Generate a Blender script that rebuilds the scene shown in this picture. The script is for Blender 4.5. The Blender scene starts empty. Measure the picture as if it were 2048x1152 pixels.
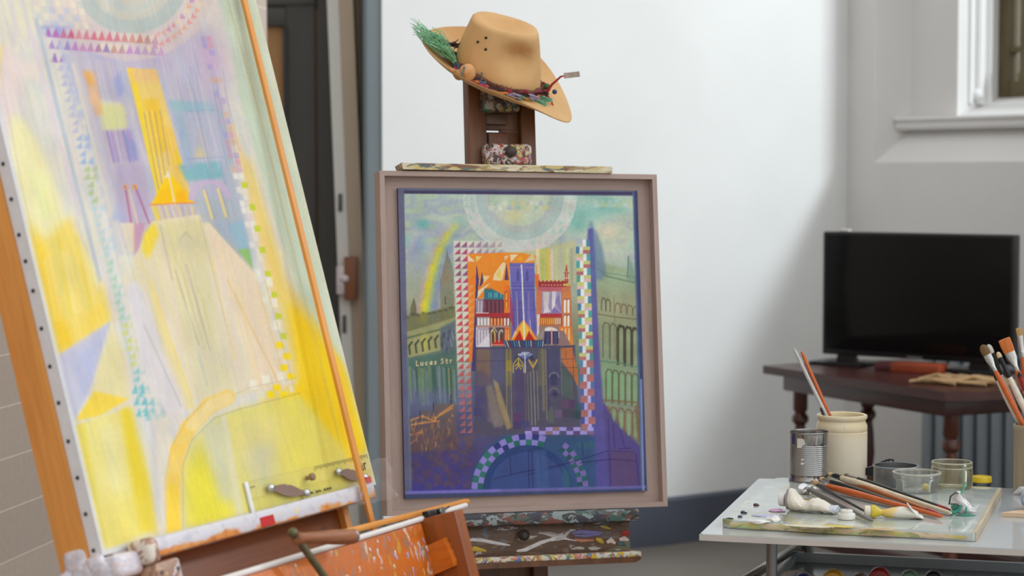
import bpy, bmesh, math, random
import numpy as np
from mathutils import Vector, Matrix, Euler, Quaternion
from math import sin, cos, pi, radians as rad

random.seed(7)
SC = bpy.context.scene
COL = SC.collection

# ------------------------------------------------------------------ colours
def s2l(c):
    c = c / 255.0
    return c / 12.92 if c <= 0.04045 else ((c + 0.055) / 1.055) ** 2.4
def S(r, g, b):
    return (s2l(r), s2l(g), s2l(b), 1.0)

# ------------------------------------------------------------------ materials
class N:
    """small node-graph helper around one material"""
    def __init__(s, name):
        s.m = bpy.data.materials.new(name); s.m.use_nodes = True
        s.t = s.m.node_tree; s.t.nodes.clear()
        s.out = s.t.nodes.new('ShaderNodeOutputMaterial')
        s.p = s.t.nodes.new('ShaderNodeBsdfPrincipled')
        s.t.links.new(s.p.outputs[0], s.out.inputs[0])
        s.tc = s.t.nodes.new('ShaderNodeTexCoord')
    def n(s, kind, **kw):
        d = s.t.nodes.new('ShaderNode' + kind)
        for k, v in kw.items():
            if k in d.inputs: d.inputs[k].default_value = v
            else: setattr(d, k, v)
        return d
    def l(s, a, b): s.t.links.new(a, b)
    def coord(s, scale=(1, 1, 1), loc=(0, 0, 0), kind='Object'):
        mp = s.n('Mapping'); mp.inputs['Scale'].default_value = scale; mp.inputs['Location'].default_value = loc
        s.l(s.tc.outputs[kind], mp.inputs[0]); return mp.outputs[0]
    def noise(s, scale=5, detail=3, co=None, rough=.5, dist=0):
        d = s.n('TexNoise'); d.inputs['Scale'].default_value = scale; d.inputs['Detail'].default_value = detail
        d.inputs['Roughness'].default_value = rough; d.inputs['Distortion'].default_value = dist
        s.l(co if co is not None else s.tc.outputs['Object'], d.inputs['Vector']); return d
    def ramp(s, fac, stops, interp='LINEAR'):
        r = s.n('ValToRGB'); e = r.color_ramp; e.interpolation = interp
        while len(e.elements) < len(stops): e.elements.new(.5)
        for el, (p, c) in zip(e.elements, stops): el.position = p; el.color = c
        s.l(fac, r.inputs[0]); return r.outputs[0]
    def mix(s, fac, a, b, mode='MIX'):
        m = s.n('Mix', data_type='RGBA', blend_type=mode)
        for v, i in ((fac, 0), (a, 6), (b, 7)):
            if hasattr(v, 'is_linked'): s.l(v, m.inputs[i])
            else: m.inputs[i].default_value = v
        return m.outputs[2]
    def base(s, v):
        if hasattr(v, 'is_linked'): s.l(v, s.p.inputs['Base Color'])
        else: s.p.inputs['Base Color'].default_value = v
    def bump(s, h, strength=.2, dist=.002):
        b = s.n('Bump'); b.inputs['Strength'].default_value = strength; b.inputs['Distance'].default_value = dist
        s.l(h, b.inputs['Height']); s.l(b.outputs[0], s.p.inputs['Normal'])
    def set(s, rough=.5, metal=0, **kw):
        s.p.inputs['Roughness'].default_value = rough; s.p.inputs['Metallic'].default_value = metal
        for k, v in kw.items(): s.p.inputs[k.replace('_', ' ')].default_value = v
        return s
GR = lambda v: (v, v, v, 1)

def plain(name, c, rough=.5, metal=0, var=.12, scale=12, bump=0, stretch=(1, 1, 1), **kw):
    g = N(name); g.set(rough, metal, **kw)
    n = g.noise(scale, 4, g.coord(stretch))
    d = tuple(x * (1 - var) for x in c[:3]) + (1,); e = tuple(min(1, x * (1 + var)) for x in c[:3]) + (1,)
    g.base(g.ramp(n.outputs[0], [(.3, d), (.7, e)]))
    if bump: g.bump(n.outputs[0], bump, .001)
    return g.m

def wood(name, c1, c2, grain='z', scale=9, rough=.45, fine=1.0):
    g = N(name); g.set(rough)
    st = {'x': (.12, 1, 1), 'y': (1, .12, 1), 'z': (1, 1, .12)}[grain]
    n = g.noise(scale * 4, 6, g.coord(st), .6, .6)
    n2 = g.noise(scale * 22, 3, g.coord(tuple(x * .4 if x < 1 else x for x in st)), .6)
    c = g.ramp(n.outputs[0], [(.25, c1), (.75, c2)])
    dk = g.ramp(n2.outputs[0], [(.38, GR(.72)), (.55, GR(1))])
    g.base(g.mix(.8 * fine, c, dk, 'MULTIPLY')); g.bump(n2.outputs[0], .12, .0008)
    return g.m

def splat(name, c1, c2, pal, cover=.5, scale=14, seed=0, grain='x', rough=.5, stretch=(1, 1, 1), bands=None):
    """paint-encrusted wood: blobs of several colours over a wood grain"""
    g = N(name); g.set(rough)
    st = {'x': (.12, 1, 1), 'y': (1, .12, 1), 'z': (1, 1, .12)}[grain]
    n = g.noise(30, 5, g.coord(st), .6, .4)
    col = g.ramp(n.outputs[0], [(.25, c1), (.75, c2)])
    hts = None
    for i, c in enumerate(pal):
        co = g.coord(tuple(x * (1 + .13 * i) for x in stretch), (seed + 3.7 * i, 1.3 * seed - 2.1 * i, 5.1 * i))
        b = g.noise(scale * (1 + .25 * (i % 3)), 4, co, .55, .7)
        t = .5 + (.5 - cover) * .42
        fac = g.ramp(b.outputs[0], [(t, GR(0)), (t + .025, GR(1))])
        col = g.mix(fac, col, c)
    g.base(col)
    nb = g.noise(scale * 3, 4, g.coord(stretch)); g.bump(nb.outputs[0], .5, .002)
    return g.m

def glassy(name, tint=(1, 1, 1, 1), gloss=.12, rough=.03, edge=None):
    """thin clear material: mostly see-through with a sharp reflection"""
    g = N(name); t = g.t
    tr = g.n('BsdfTransparent'); tr.inputs[0].default_value = tint
    gl = g.n('BsdfGlossy'); gl.inputs[0].default_value = (1, 1, 1, 1); gl.inputs['Roughness'].default_value = rough
    nz = g.noise(18, 2); lw = g.n('LayerWeight'); lw.inputs[0].default_value = gloss
    mul = g.n('Math', operation='MULTIPLY'); g.l(lw.outputs['Fresnel'], mul.inputs[0])
    ad = g.n('MapRange'); g.l(nz.outputs[0], ad.inputs[0]); ad.inputs[3].default_value = .8; ad.inputs[4].default_value = 1.1
    g.l(ad.outputs[0], mul.inputs[1])
    mx = g.n('MixShader'); g.l(mul.outputs[0], mx.inputs[0]); g.l(tr.outputs[0], mx.inputs[1]); g.l(gl.outputs[0], mx.inputs[2])
    if edge:
        df = g.n('BsdfDiffuse'); df.inputs[0].default_value = edge[0]
        m2 = g.n('MixShader'); m2.inputs[0].default_value = edge[1]
        g.l(mx.outputs[0], m2.inputs[1]); g.l(df.outputs[0], m2.inputs[2]); g.l(m2.outputs[0], g.out.inputs[0])
    else: g.l(mx.outputs[0], g.out.inputs[0])
    return g.m

# ------------------------------------------------------------------ mesh building
class B:
    def __init__(s): s.bm = bmesh.new()
    def box(s, a, b, bev=0, M=None, seg=2):
        r = bmesh.ops.create_cube(s.bm, size=1)['verts']
        for v in r:
            v.co = Vector([(a[i] + b[i]) / 2 + v.co[i] * abs(b[i] - a[i]) for i in range(3)])
        if bev:
            es = list({e for v in r for e in v.link_edges})
            q = bmesh.ops.bevel(s.bm, geom=es, offset=bev, segments=seg, affect='EDGES', profile=.5)
            r = list({v for f in q['faces'] for v in f.verts} | {v for v in r if v.is_valid})
        if M is not None:
            for v in r: v.co = M @ v.co
        return s
    def ring(s, pts):
        return [s.bm.verts.new(p) for p in pts]
    def skin(s, rings, cap0=True, cap1=True, closed=True):
        for A, C in zip(rings, rings[1:]):
            n = len(A)
            for i in range(n if closed else n - 1):
                j = (i + 1) % n
                try: s.bm.faces.new((A[i], A[j], C[j], C[i]))
                except ValueError: pass
        if cap0: s.bm.faces.new(list(reversed(rings[0])))
        if cap1: s.bm.faces.new(rings[-1])
        return s
    def lathe(s, prof, seg=32, M=None, cap0=True, cap1=True, sx=1, sy=1):
        rs = []
        for r, z in prof:
            ps = [Vector((r * cos(2 * pi * i / seg) * sx, r * sin(2 * pi * i / seg) * sy, z)) for i in range(seg)]
            if M is not None: ps = [M @ p for p in ps]
            rs.append(s.ring(ps))
        return s.skin(rs, cap0, cap1)
    def tube(s, path, r, seg=8, cap=True):
        path = [Vector(p) for p in path]; n = len(path)
        rr = r if isinstance(r, (list, tuple)) else [r] * n
        up = Vector((.13, .31, .94)); rings = []
        for i, p in enumerate(path):
            t = (path[min(i + 1, n - 1)] - path[max(i - 1, 0)]).normalized()
            a = up - t * up.dot(t)
            if a.length < 1e-3: a = t.orthogonal()
            a.normalize(); b = t.cross(a); up = a
            rings.append(s.ring([p + (a * cos(2 * pi * k / seg) + b * sin(2 * pi * k / seg)) * rr[i] for k in range(seg)]))
        return s.skin(rings, cap, cap)
    def prism(s, poly, h0, h1, axis='y', M=None):
        f = {'y': lambda p, h: (p[0], h, p[1]), 'z': lambda p, h: (p[0], p[1], h), 'x': lambda p, h: (h, p[0], p[1])}[axis]
        A = [Vector(f(p, h0)) for p in poly]; C = [Vector(f(p, h1)) for p in poly]
        if M is not None: A = [M @ p for p in A]; C = [M @ p for p in C]
        return s.skin([s.ring(A), s.ring(C)])
    def quad(s, *ps):
        s.bm.faces.new(s.ring(ps)); return s
    def ball(s, c, r, sub=3, sc=(1, 1, 1), jit=0, seed=0, M=None):
        q = bmesh.ops.create_icosphere(s.bm, subdivisions=sub, radius=1)['verts']; R = random.Random(seed)
        ph = [(R.uniform(-3, 3), R.uniform(-3, 3), R.uniform(-3, 3), R.uniform(0, 6)) for _ in range(5)]
        for v in q:
            k = 1 + jit * sum(sin(a * 1.6 * v.co.x + b * 1.6 * v.co.y + c_ * 1.6 * v.co.z + d) for a, b, c_, d in ph) / 2.2
            p = Vector((c[0] + v.co.x * r * sc[0] * k, c[1] + v.co.y * r * sc[1] * k, c[2] + v.co.z * r * sc[2] * k))
            v.co = M @ p if M is not None else p
        return s
    def done(s, name, mat, parent=None, M=None, sharp=38, smooth=True):
        bmesh.ops.recalc_face_normals(s.bm, faces=s.bm.faces)
        if smooth:
            for f in s.bm.faces: f.smooth = True
            for e in s.bm.edges:
                if len(e.link_faces) == 2 and e.calc_face_angle(0) > rad(sharp): e.smooth = False
        me = bpy.data.meshes.new(name); s.bm.to_mesh(me); s.bm.free()
        if mat: me.materials.append(mat)
        o = bpy.data.objects.new(name, me); COL.objects.link(o)
        if parent: o.parent = parent
        if M is not None: o.matrix_local = M
        return o

def tag(o, label=None, cat=None, group=None, kind=None):
    if label: o['label'] = label
    if cat: o['category'] = cat
    if group: o['group'] = group
    if kind: o['kind'] = kind
    return o
def thing(name, label, cat, M=None, group=None):
    o = bpy.data.objects.new(name, None); COL.objects.link(o); o.empty_display_size = .05
    if M is not None: o.matrix_world = M
    return tag(o, label, cat, group)
def T(x, y, z): return Matrix.Translation((x, y, z))
def RZ(d): return Matrix.Rotation(rad(d), 4, 'Z')
def RX(d): return Matrix.Rotation(rad(d), 4, 'X')
def RY(d): return Matrix.Rotation(rad(d), 4, 'Y')
def plane_frame(O, yaw, lean, roll=0):
    """x runs along a leaning board, z up it, -y is its face"""
    return T(*O) @ RZ(yaw) @ RX(-lean) @ RY(-roll)
def aim(A, Bp):
    """frame at A whose z runs toward Bp"""
    A, Bp = Vector(A), Vector(Bp)
    return Matrix.Translation(A) @ (Bp - A).to_track_quat('Z', 'Y').to_matrix().to_4x4()
def dup(o, M, label=None):
    r = o.copy(); COL.objects.link(r); r.matrix_world = M
    if label: r['label'] = label
    for c in list(o.children):
        d = c.copy(); COL.objects.link(d); d.parent = r
        for e in c.children:
            f = e.copy(); COL.objects.link(f); f.parent = d
    return r

# ------------------------------------------------------------------ camera
PITCH = math.atan(226 / 4100)
CAMZ = 1.42
cd = bpy.data.cameras.new('camera'); cam = bpy.data.objects.new('camera', cd); COL.objects.link(cam)
cd.sensor_width = 36; cd.lens = 4100 * 36 / 2048
cam.location = (0, 0, CAMZ); cam.rotation_euler = (pi / 2 - PITCH, 0, 0)
cd.dof.use_dof = True; cd.dof.focus_distance = 4.15; cd.dof.aperture_fstop = 4.0
cd.clip_start = .05
SC.camera = cam
SC.view_settings.view_transform = 'Standard'; SC.view_settings.look = 'None'
SC.view_settings.gamma = 1; SC.view_settings.exposure = 0; SC.view_settings.use_curve_mapping = False
# sight lines from the camera through image pixels give points of the place
_F = Vector((0, cos(PITCH), -sin(PITCH))); _U = Vector((0, sin(PITCH), cos(PITCH)))
def sight(px, py): return _F + Vector((1, 0, 0)) * ((px - 1024) / 4100) - _U * ((py - 576) / 4100)
def atY(px, py, Y): r = sight(px, py); return Vector((0, 0, CAMZ)) + r * (Y / r.y)
def atZ(px, py, Z): r = sight(px, py); return Vector((0, 0, CAMZ)) + r * ((Z - CAMZ) / r.z)
GAIN_C = (.84, .84, .84)
GAIN_L = (1.08, 1.08, 1.08)
WORLD = 1.1
KEY = 370
# ------------------------------------------------------------------ painted canvases
# each picture is drawn on a sheet (units of the sheet are image pixels) and laid on its canvas as paint
class Sheet:
    def __init__(s, x0, y0, x1, y1, k=1.6):
        s.x0, s.y0, s.k = x0, y0, k
        s.w, s.h = int((x1 - x0) * k), int((y1 - y0) * k)
        s.X, s.Y = np.meshgrid(x0 + (np.arange(s.w) + .5) / k, y0 + (np.arange(s.h) + .5) / k)
        s.a = np.zeros((s.h, s.w, 3), np.float32)
    def bb(s, xa, ya, xb, yb, pad=2):
        i0 = max(0, int((ya - pad - s.y0) * s.k)); i1 = min(s.h, int((yb + pad - s.y0) * s.k) + 1)
        j0 = max(0, int((xa - pad - s.x0) * s.k)); j1 = min(s.w, int((xb + pad - s.x0) * s.k) + 1)
        return None if i0 >= i1 or j0 >= j1 else (slice(i0, i1), slice(j0, j1))
    def blur(s, m, r):
        n = int(r * s.k)
        if n < 1: return m
        for ax in (0, 1):
            for _ in range(2):
                p = np.pad(m, [(n + 1, n) if a == ax else (0, 0) for a in (0, 1)], mode='edge').cumsum(ax)
                m = (np.take(p, range(2 * n + 1, p.shape[ax]), ax) - np.take(p, range(0, p.shape[ax] - 2 * n - 1), ax)) / (2 * n + 1)
        return m
    def put(s, sl, m, c, a, tex=0):
        c = np.array(c, np.float32)
        if tex: m = m * (1 - tex * s.tx[sl])
        m = (m * a)[..., None]; s.a[sl] = s.a[sl] * (1 - m) + c * m
    def poly(s, pts, c, a=1, soft=0, tex=0):
        xs, ys = [p[0] for p in pts], [p[1] for p in pts]
        sl = s.bb(min(xs), min(ys), max(xs), max(ys), 2 + 3 * soft)
        if sl is None: return
        X, Y = s.X[sl], s.Y[sl]; acc = 0
        for ox, oy in ((-.17, -.09), (.08, -.17), (.17, .09), (-.08, .17)) if not soft else ((0, 0),):
            ins = np.zeros(X.shape, bool)
            for (xa, ya), (xb, yb) in zip(pts, pts[1:] + pts[:1]):
                if ya == yb: continue
                cr = ((Y + oy > min(ya, yb)) & (Y + oy <= max(ya, yb)))
                ins ^= cr & (X + ox < xa + (Y + oy - ya) * (xb - xa) / (yb - ya))
            acc = acc + ins.astype(np.float32) / (1 if soft else 4)
        if soft: acc = s.blur(acc, soft)
        s.put(sl, acc, c, a, tex)
    def rect(s, x0, y0, x1, y1, c, a=1, soft=0, tex=0): s.poly([(x0, y0), (x1, y0), (x1, y1), (x0, y1)], c, a, soft, tex)
    def line(s, pts, w, c, a=1, soft=.5, tex=0):
        for (xa, ya), (xb, yb) in zip(pts, pts[1:]):
            sl = s.bb(min(xa, xb), min(ya, yb), max(xa, xb), max(ya, yb), w / 2 + soft + 1)
            if sl is None: continue
            X, Y = s.X[sl], s.Y[sl]; dx, dy = xb - xa, yb - ya; L = dx * dx + dy * dy + 1e-9
            t = np.clip(((X - xa) * dx + (Y - ya) * dy) / L, 0, 1)
            d = np.hypot(X - xa - t * dx, Y - ya - t * dy)
            s.put(sl, np.clip((w / 2 + soft / 2 - d) / soft, 0, 1), c, a, tex)
    def arc(s, cx, cy, r0, r1, c, a=1, soft=.8, a0=-181, a1=181, ey=1, tex=0):
        sl = s.bb(cx - r1, cy - r1 * ey, cx + r1, cy + r1 * ey)
        if sl is None: return
        X, Y = s.X[sl] - cx, (s.Y[sl] - cy) / ey; d = np.hypot(X, Y); an = np.degrees(np.arctan2(Y, X))
        m = np.clip((r1 - d) / soft + .5, 0, 1) * np.clip((d - r0) / soft + .5, 0, 1) * ((an >= a0) & (an <= a1))
        s.put(sl, m, c, a, tex)
    def blob(s, cx, cy, rx, ry, c, a=1, rot=0):
        R = max(rx, ry) * 1.6; sl = s.bb(cx - R, cy - R, cx + R, cy + R)
        if sl is None: return
        X, Y = s.X[sl] - cx, s.Y[sl] - cy; cr, sr = cos(rad(rot)), sin(rad(rot))
        u, v = (X * cr + Y * sr) / rx, (-X * sr + Y * cr) / ry
        s.put(sl, np.exp(-1.6 * (u * u + v * v)), c, a)
    def noise(s, seed, sx, sy, sh=0.0):
        R = np.random.RandomState(seed); X, Y = (s.X + sh * s.Y - s.x0 + 4000) / sx, (s.Y - s.y0 + 4000) / sy
        g = R.rand(256, 256).astype(np.float32); i, j = np.floor(Y).astype(int), np.floor(X).astype(int)
        fy, fx = Y - i, X - j; fy, fx = fy * fy * (3 - 2 * fy), fx * fx * (3 - 2 * fx)
        q = lambda p, r: g[p % 256, r % 256]
        return (q(i, j) * (1 - fx) + q(i, j + 1) * fx) * (1 - fy) + (q(i + 1, j) * (1 - fx) + q(i + 1, j + 1) * fx) * fy
    def wash(s, seed, sx, sy, cols, a, sh=0.0, region=None):
        n = .6 * s.noise(seed, sx, sy, sh) + .4 * s.noise(seed + 1, sx * .45, sy * .45, sh)
        n = np.clip((n - .25) / .5, 0, .999) * (len(cols) - 1); i = n.astype(int); f = (n - i)[..., None]
        C = np.array(cols + [cols[-1]], np.float32); c = C[i] * (1 - f) + C[i + 1] * f
        m = a if region is None else (a * region)[..., None]
        s.a = s.a * (1 - m) + c * m
    def sample(s, x, y):
        u = np.clip((x - s.x0) * s.k - .5, 0, s.w - 1.001); v = np.clip((y - s.y0) * s.k - .5, 0, s.h - 1.001)
        j, i = u.astype(int), v.astype(int); fx, fy = (u - j)[:, None], (v - i)[:, None]; A = s.a
        return (A[i, j] * (1 - fx) + A[i, j + 1] * fx) * (1 - fy) + (A[i + 1, j] * (1 - fx) + A[i + 1, j + 1] * fx) * fy

def homog(src, dst):
    A = []; b = []
    for (x, y), (u, v) in zip(src, dst):
        A += [[x, y, 1, 0, 0, 0, -u * x, -u * y], [0, 0, 0, x, y, 1, -v * x, -v * y]]; b += [u, v]
    return np.append(np.linalg.solve(np.array(A, float), np.array(b, float)), 1).reshape(3, 3)

def painted(name, sheet, x0, z0, x1, z1, nx, nz, corners, gain, parent, y=0.0, rough=.45, weave=.15, spec=.5):
    """a canvas face: fine mesh carrying the paint colours as a colour attribute"""
    H = homog([(x0, z0), (x1, z0), (x1, z1), (x0, z1)], corners)
    gx, gz = np.meshgrid(np.linspace(x0, x1, nx), np.linspace(z0, z1, nz)); gx, gz = gx.ravel(), gz.ravel()
    q = H @ np.stack([gx, gz, np.ones_like(gx)]); c = sheet.sample(q[0] / q[2], q[1] / q[2]) / 255.0
    lin = np.where(c <= .04045, c / 12.92, ((c + .055) / 1.055) ** 2.4); lin = np.clip(lin / np.array(gain), .004, .93)
    me = bpy.data.meshes.new(name); co = np.stack([gx, np.full_like(gx, y), gz], 1).astype(np.float32)
    I = np.arange(nx * nz).reshape(nz, nx); F = np.stack([I[:-1, :-1], I[:-1, 1:], I[1:, 1:], I[1:, :-1]], -1).reshape(-1, 4)
    me.vertices.add(len(co)); me.vertices.foreach_set('co', co.ravel())
    me.loops.add(F.size); me.loops.foreach_set('vertex_index', F.ravel().astype(np.int32))
    me.polygons.add(len(F)); me.polygons.foreach_set('loop_start', np.arange(0, F.size, 4, dtype=np.int32))
    me.update(calc_edges=True)
    at = me.color_attributes.new('paint', 'FLOAT_COLOR', 'POINT')
    at.data.foreach_set('color', np.concatenate([lin, np.ones((len(lin), 1))], 1).astype(np.float32).ravel())
    g = N(name + '_paint'); g.set(rough); g.p.inputs['Specular IOR Level'].default_value = spec
    ca = g.n('VertexColor', layer_name='paint'); w = g.noise(420, 2); st = g.noise(90, 4, g.coord((1, 1, .35)))
    g.base(g.mix(.10, ca.outputs[0], g.ramp(st.outputs[0], [(.3, GR(.82)), (.7, GR(1))]), 'MULTIPLY')); g.bump(w.outputs[0], weave, .0006)
    me.materials.append(g.m)
    o = bpy.data.objects.new(name, me); COL.objects.link(o); o.parent = parent
    return o

def glyphs(s, txt, x, y, h, c, a, w=1.0, sl=0.0, gap=.85):
    """brush-lettered capitals and small letters as strokes in a unit box"""
    G = {'L': [[(.1, 0), (.1, 1), (.7, 1)]], 'u': [[(.1, .4), (.1, .9), (.3, 1), (.6, .9), (.6, .4)], [(.6, .9), (.65, 1)]],
         'c': [[(.6, .5), (.35, .4), (.1, .65), (.3, 1), (.6, .9)]], 'a': [[(.6, .45), (.3, .4), (.1, .7), (.3, 1), (.6, .75), (.6, .4), (.65, 1)]],
         's': [[(.6, .45), (.25, .4), (.2, .6), (.6, .8), (.45, 1), (.1, .95)]], 'S': [[(.65, .1), (.3, 0), (.1, .22), (.6, .6), (.6, .85), (.3, 1), (.05, .9)]],
         't': [[(.3, .1), (.3, .95), (.6, 1)], [(.1, .4), (.6, .4)]], 'r': [[(.15, .4), (.15, 1)], [(.15, .55), (.5, .4)]], ' ': []}
    for ch in txt:
        for st in G[ch]: s.line([(x + p * h * .8, y + q * h + sl * p * h) for p, q in st], w, c, a, .7)
        x += h * gap * (.5 if ch == ' ' else 1); y += sl * h * gap

def paint_finished():
    s = Sheet(786, 366, 1306, 1006, 1.7); X, Y = s.X, s.Y
    rs = np.random.RandomState(3)
    stops = np.array([370, 440, 520, 600, 660, 740, 800, 860, 930, 1000]); cols = np.array([(158, 184, 172), (162, 180, 168), (160, 172, 165), (158, 160, 140), (135, 136, 108), (98, 116, 108), (96, 102, 128), (84, 80, 110), (74, 66, 116), (66, 64, 140)], float)
    for k in range(3): s.a[..., k] = np.interp(Y, stops, cols[:, k])
    s.tx = s.noise(5, 3, 3) * .5 + s.noise(6, 9, 9) * .5
    top = np.clip((560 - Y) / 80, 0, 1)
    s.wash(11, 60, 34, [(122, 178, 170), (165, 190, 178), (190, 192, 178), (158, 160, 186), (175, 186, 160)], .55, 0, top)
    # upper right sky, greener
    s.blob(1215, 470, 70, 60, (200, 198, 170), .6); s.blob(1216, 460, 20, 18, (222, 208, 182), .8); s.blob(1190, 425, 60, 25, (120, 172, 168), .6); s.blob(1150, 440, 30, 35, (112, 168, 160), .6)
    s.blob(845, 448, 18, 12, (96, 172, 162), .7); s.blob(830, 500, 18, 40, (150, 150, 182), .6); s.blob(842, 492, 10, 25, (120, 160, 180), .5)
    # sky arc
    s.arc(1040, 392, 72, 114, (194, 200, 192), .8); s.arc(1040, 392, 72, 88, (158, 176, 172), .7); s.arc(1040, 392, 0, 72, (186, 192, 172), .8)
    s.arc(1040, 392, 60, 72, (158, 160, 178), .4, 3); s.blob(1030, 432, 26, 20, (206, 194, 142), .6)
    for i in range(14):
        for j in range(2):
            x, y = 978 + i * 9, 402 + j * 9
            s.rect(x, y, x + 9, y + 9, [(205, 205, 190), (150, 180, 160), (196, 192, 132), (158, 160, 182)][rs.randint(4)] , .6 if (i + j) % 2 else .2, .6)
    for i in range(26):
        an = rad(4 + i * 6.8); 
        for r, b in ((92, 10), (103, 10)):
            p = lambda rr, dd: (1040 + rr * cos(an + dd), 392 + rr * sin(an + dd))
            c = [(212, 186, 182), (156, 186, 174), (206, 200, 190), (204, 180, 186)][rs.randint(4)]
            s.poly([p(r, 0), p(r + b, .02), p(r + 5, .11)], c, .6 if 20 < i * 6.8 < 80 or i > 20 or i < 6 else .3)
    for i in range(6):
        for j in range(2): s.rect(1188 + i * 14, 400 + j * 7, 1195 + i * 14 + 7 * j, 407 + j * 7, (205, 200, 190) if rs.rand() > .3 else (200, 196, 130), .4, .6)
    # rainbow
    def bow(off, w, c, a):
        pts = [(838, 640), (842, 610), (849, 570), (858, 535), (870, 500), (886, 470), (902, 452)]
        for k in range(len(pts) - 1): s.line([(pts[k][0] + off, pts[k][1]), (pts[k + 1][0] + off, pts[k + 1][1])], w, c, a * (1 - .14 * k), 9)
    bow(-1, 9, (206, 158, 160), .5); bow(8, 14, (204, 196, 60), .55); bow(9, 9, (208, 196, 40), .7); bow(16, 10, (180, 190, 100), .5); bow(22, 10, (124, 160, 150), .45); bow(29, 13, (124, 132, 178), .5)
    # left skyline
    s.poly([(894, 497), (897, 512), (903, 525), (907, 545), (908, 640), (882, 640), (881, 600), (879, 545), (882, 560), (888, 530), (892, 512)], (120, 120, 100), .8, .5, .3)
    s.poly([(893, 520), (902, 560), (890, 575), (884, 560)], (150, 128, 104), .6, 2); s.line([(891, 595), (891, 608)], 3, (84, 88, 66), .8)
    s.poly([(828, 595), (832, 610), (834, 632), (820, 632), (822, 612)], (108, 104, 80), .9, .4)
    s.poly([(812, 633), (850, 628), (880, 618), (910, 612), (912, 640), (870, 650), (812, 664)], (112, 112, 78), .85, 1, .3)
    for x in range(814, 908, 11): s.blob(x, 634 - (x - 814) * .2 + rs.uniform(-4, 4), 6, 3, (80, 84, 64), .8)
    s.poly([(813, 664), (912, 634), (912, 656), (814, 678)], (152, 152, 110), .8, 1); s.line([(813, 676), (860, 664), (909, 652)], 3, (84, 104, 74), .9, 2)
    s.poly([(813, 680), (880, 662), (882, 700), (815, 716)], (158, 156, 112), .9, 1); s.blob(850, 684, 10, 24, (190, 180, 84), .7)
    for i in range(6):
        x = 818 + i * 13; y = 688 - i * 3.2
        s.line([(x + 6, y - 4), (x, y + 4), (x + 2, y + 20)], 4, (74, 80, 62), .9, 1.5)
    s.poly([(880, 655), (911, 640), (912, 712), (884, 712)], (92, 104, 118), .8, 2)
    for x, y in ((892, 670), (900, 678), (888, 690), (903, 664), (897, 700)): s.line([(x, y), (x + 4, y + 14)], 3.4, (140, 140, 156), .6, 1.5); s.blob(x - 4, y, 4, 8, (72, 74, 96), .8)
    s.poly([(813, 718), (905, 700), (912, 716), (912, 780), (814, 780)], (78, 108, 98), .8, 3)
    for i in range(24):
        x = 817 + i * 4 + rs.uniform(-1, 1); s.line([(x, 730 + rs.uniform(0, 12)), (x + 3, 770 + rs.uniform(0, 45))], rs.uniform(1.5, 3.2), [(126, 146, 128), (60, 86, 82), (140, 150, 150), (120, 124, 160), (150, 150, 96)][rs.randint(5)], .75, 1.5)
    s.blob(860, 800, 60, 22, (100, 112, 134), .6)
    glyphs(s, 'Lucas Str', 832, 722, 9.5, (214, 190, 150), .9, 1.9, -.08, .95)
    # golden ruined facade, low left
    s.poly([(816, 838), (838, 832), (846, 820), (868, 822), (868, 808), (900, 806), (912, 808), (914, 900), (816, 905)], (120, 92, 64), .55, 2, .4)
    for pts in ([(818, 842), (845, 832), (868, 842), (880, 828), (906, 810)], [(820, 850), (850, 845), (878, 842)], [(820, 870), (845, 864)], [(820, 888), (832, 880)], [(870, 836), (905, 816)]): s.line(pts, 3, (196, 140, 84), .85, 2)
    for i in range(40):
        x, y = rs.uniform(818, 905), rs.uniform(826, 885) + (0 if rs.rand() < .5 else 10); s.line([(x, y), (x + rs.uniform(-1, 1), y + rs.uniform(4, 10))], rs.uniform(1.5, 2.6), [(190, 134, 80), (166, 116, 72), (206, 152, 92)][rs.randint(3)], .6, 1.2)
    for i in range(34):
        x, y = rs.uniform(818, 912), rs.uniform(826, 900); s.line([(x, y), (x + rs.uniform(-3, 3), y + rs.uniform(6, 16))], 1.8, [(170, 120, 76), (84, 66, 60), (130, 96, 70)][rs.randint(3)], .7, 1)
    for x, y in ((840, 822), (867, 806), (902, 790), (820, 832)): s.line([(x, y), (x, y + 18)], 2.4, (66, 60, 82), .9, 1)
    for i in range(230):
        x, y = rs.uniform(815, 945), rs.uniform(862, 975); s.line([(x, y), (x + rs.uniform(-6, 6), y + rs.uniform(-6, 6))], rs.uniform(3, 9), [(112, 74, 72), (84, 62, 84), (96, 84, 74), (72, 62, 120), (122, 88, 70)][rs.randint(5)], .33, 5)
    # right hand buildings
    s.poly([(1192, 520), (1215, 528), (1288, 548), (1290, 900), (1250, 860), (1200, 800)], (142, 152, 122), .85, 3, .2)
    s.blob(1240, 560, 60, 30, (152, 172, 140), .6); s.blob(1240, 620, 50, 40, (160, 152, 122), .6); s.blob(1220, 760, 30, 40, (124, 162, 124), .6)
    dk = (98, 96, 76)
    s.line([(1196, 538), (1212, 552), (1288, 570)], 3, (92, 118, 104), .7, 2); s.line([(1206, 545), (1230, 548), (1288, 558)], 2, (104, 128, 112), .7, 2)
    s.poly([(1256, 510), (1266, 530), (1272, 565), (1254, 560)], (112, 140, 126), .6, 2); s.line([(1257, 512), (1255, 555)], 2, (96, 112, 112), .7)
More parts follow.
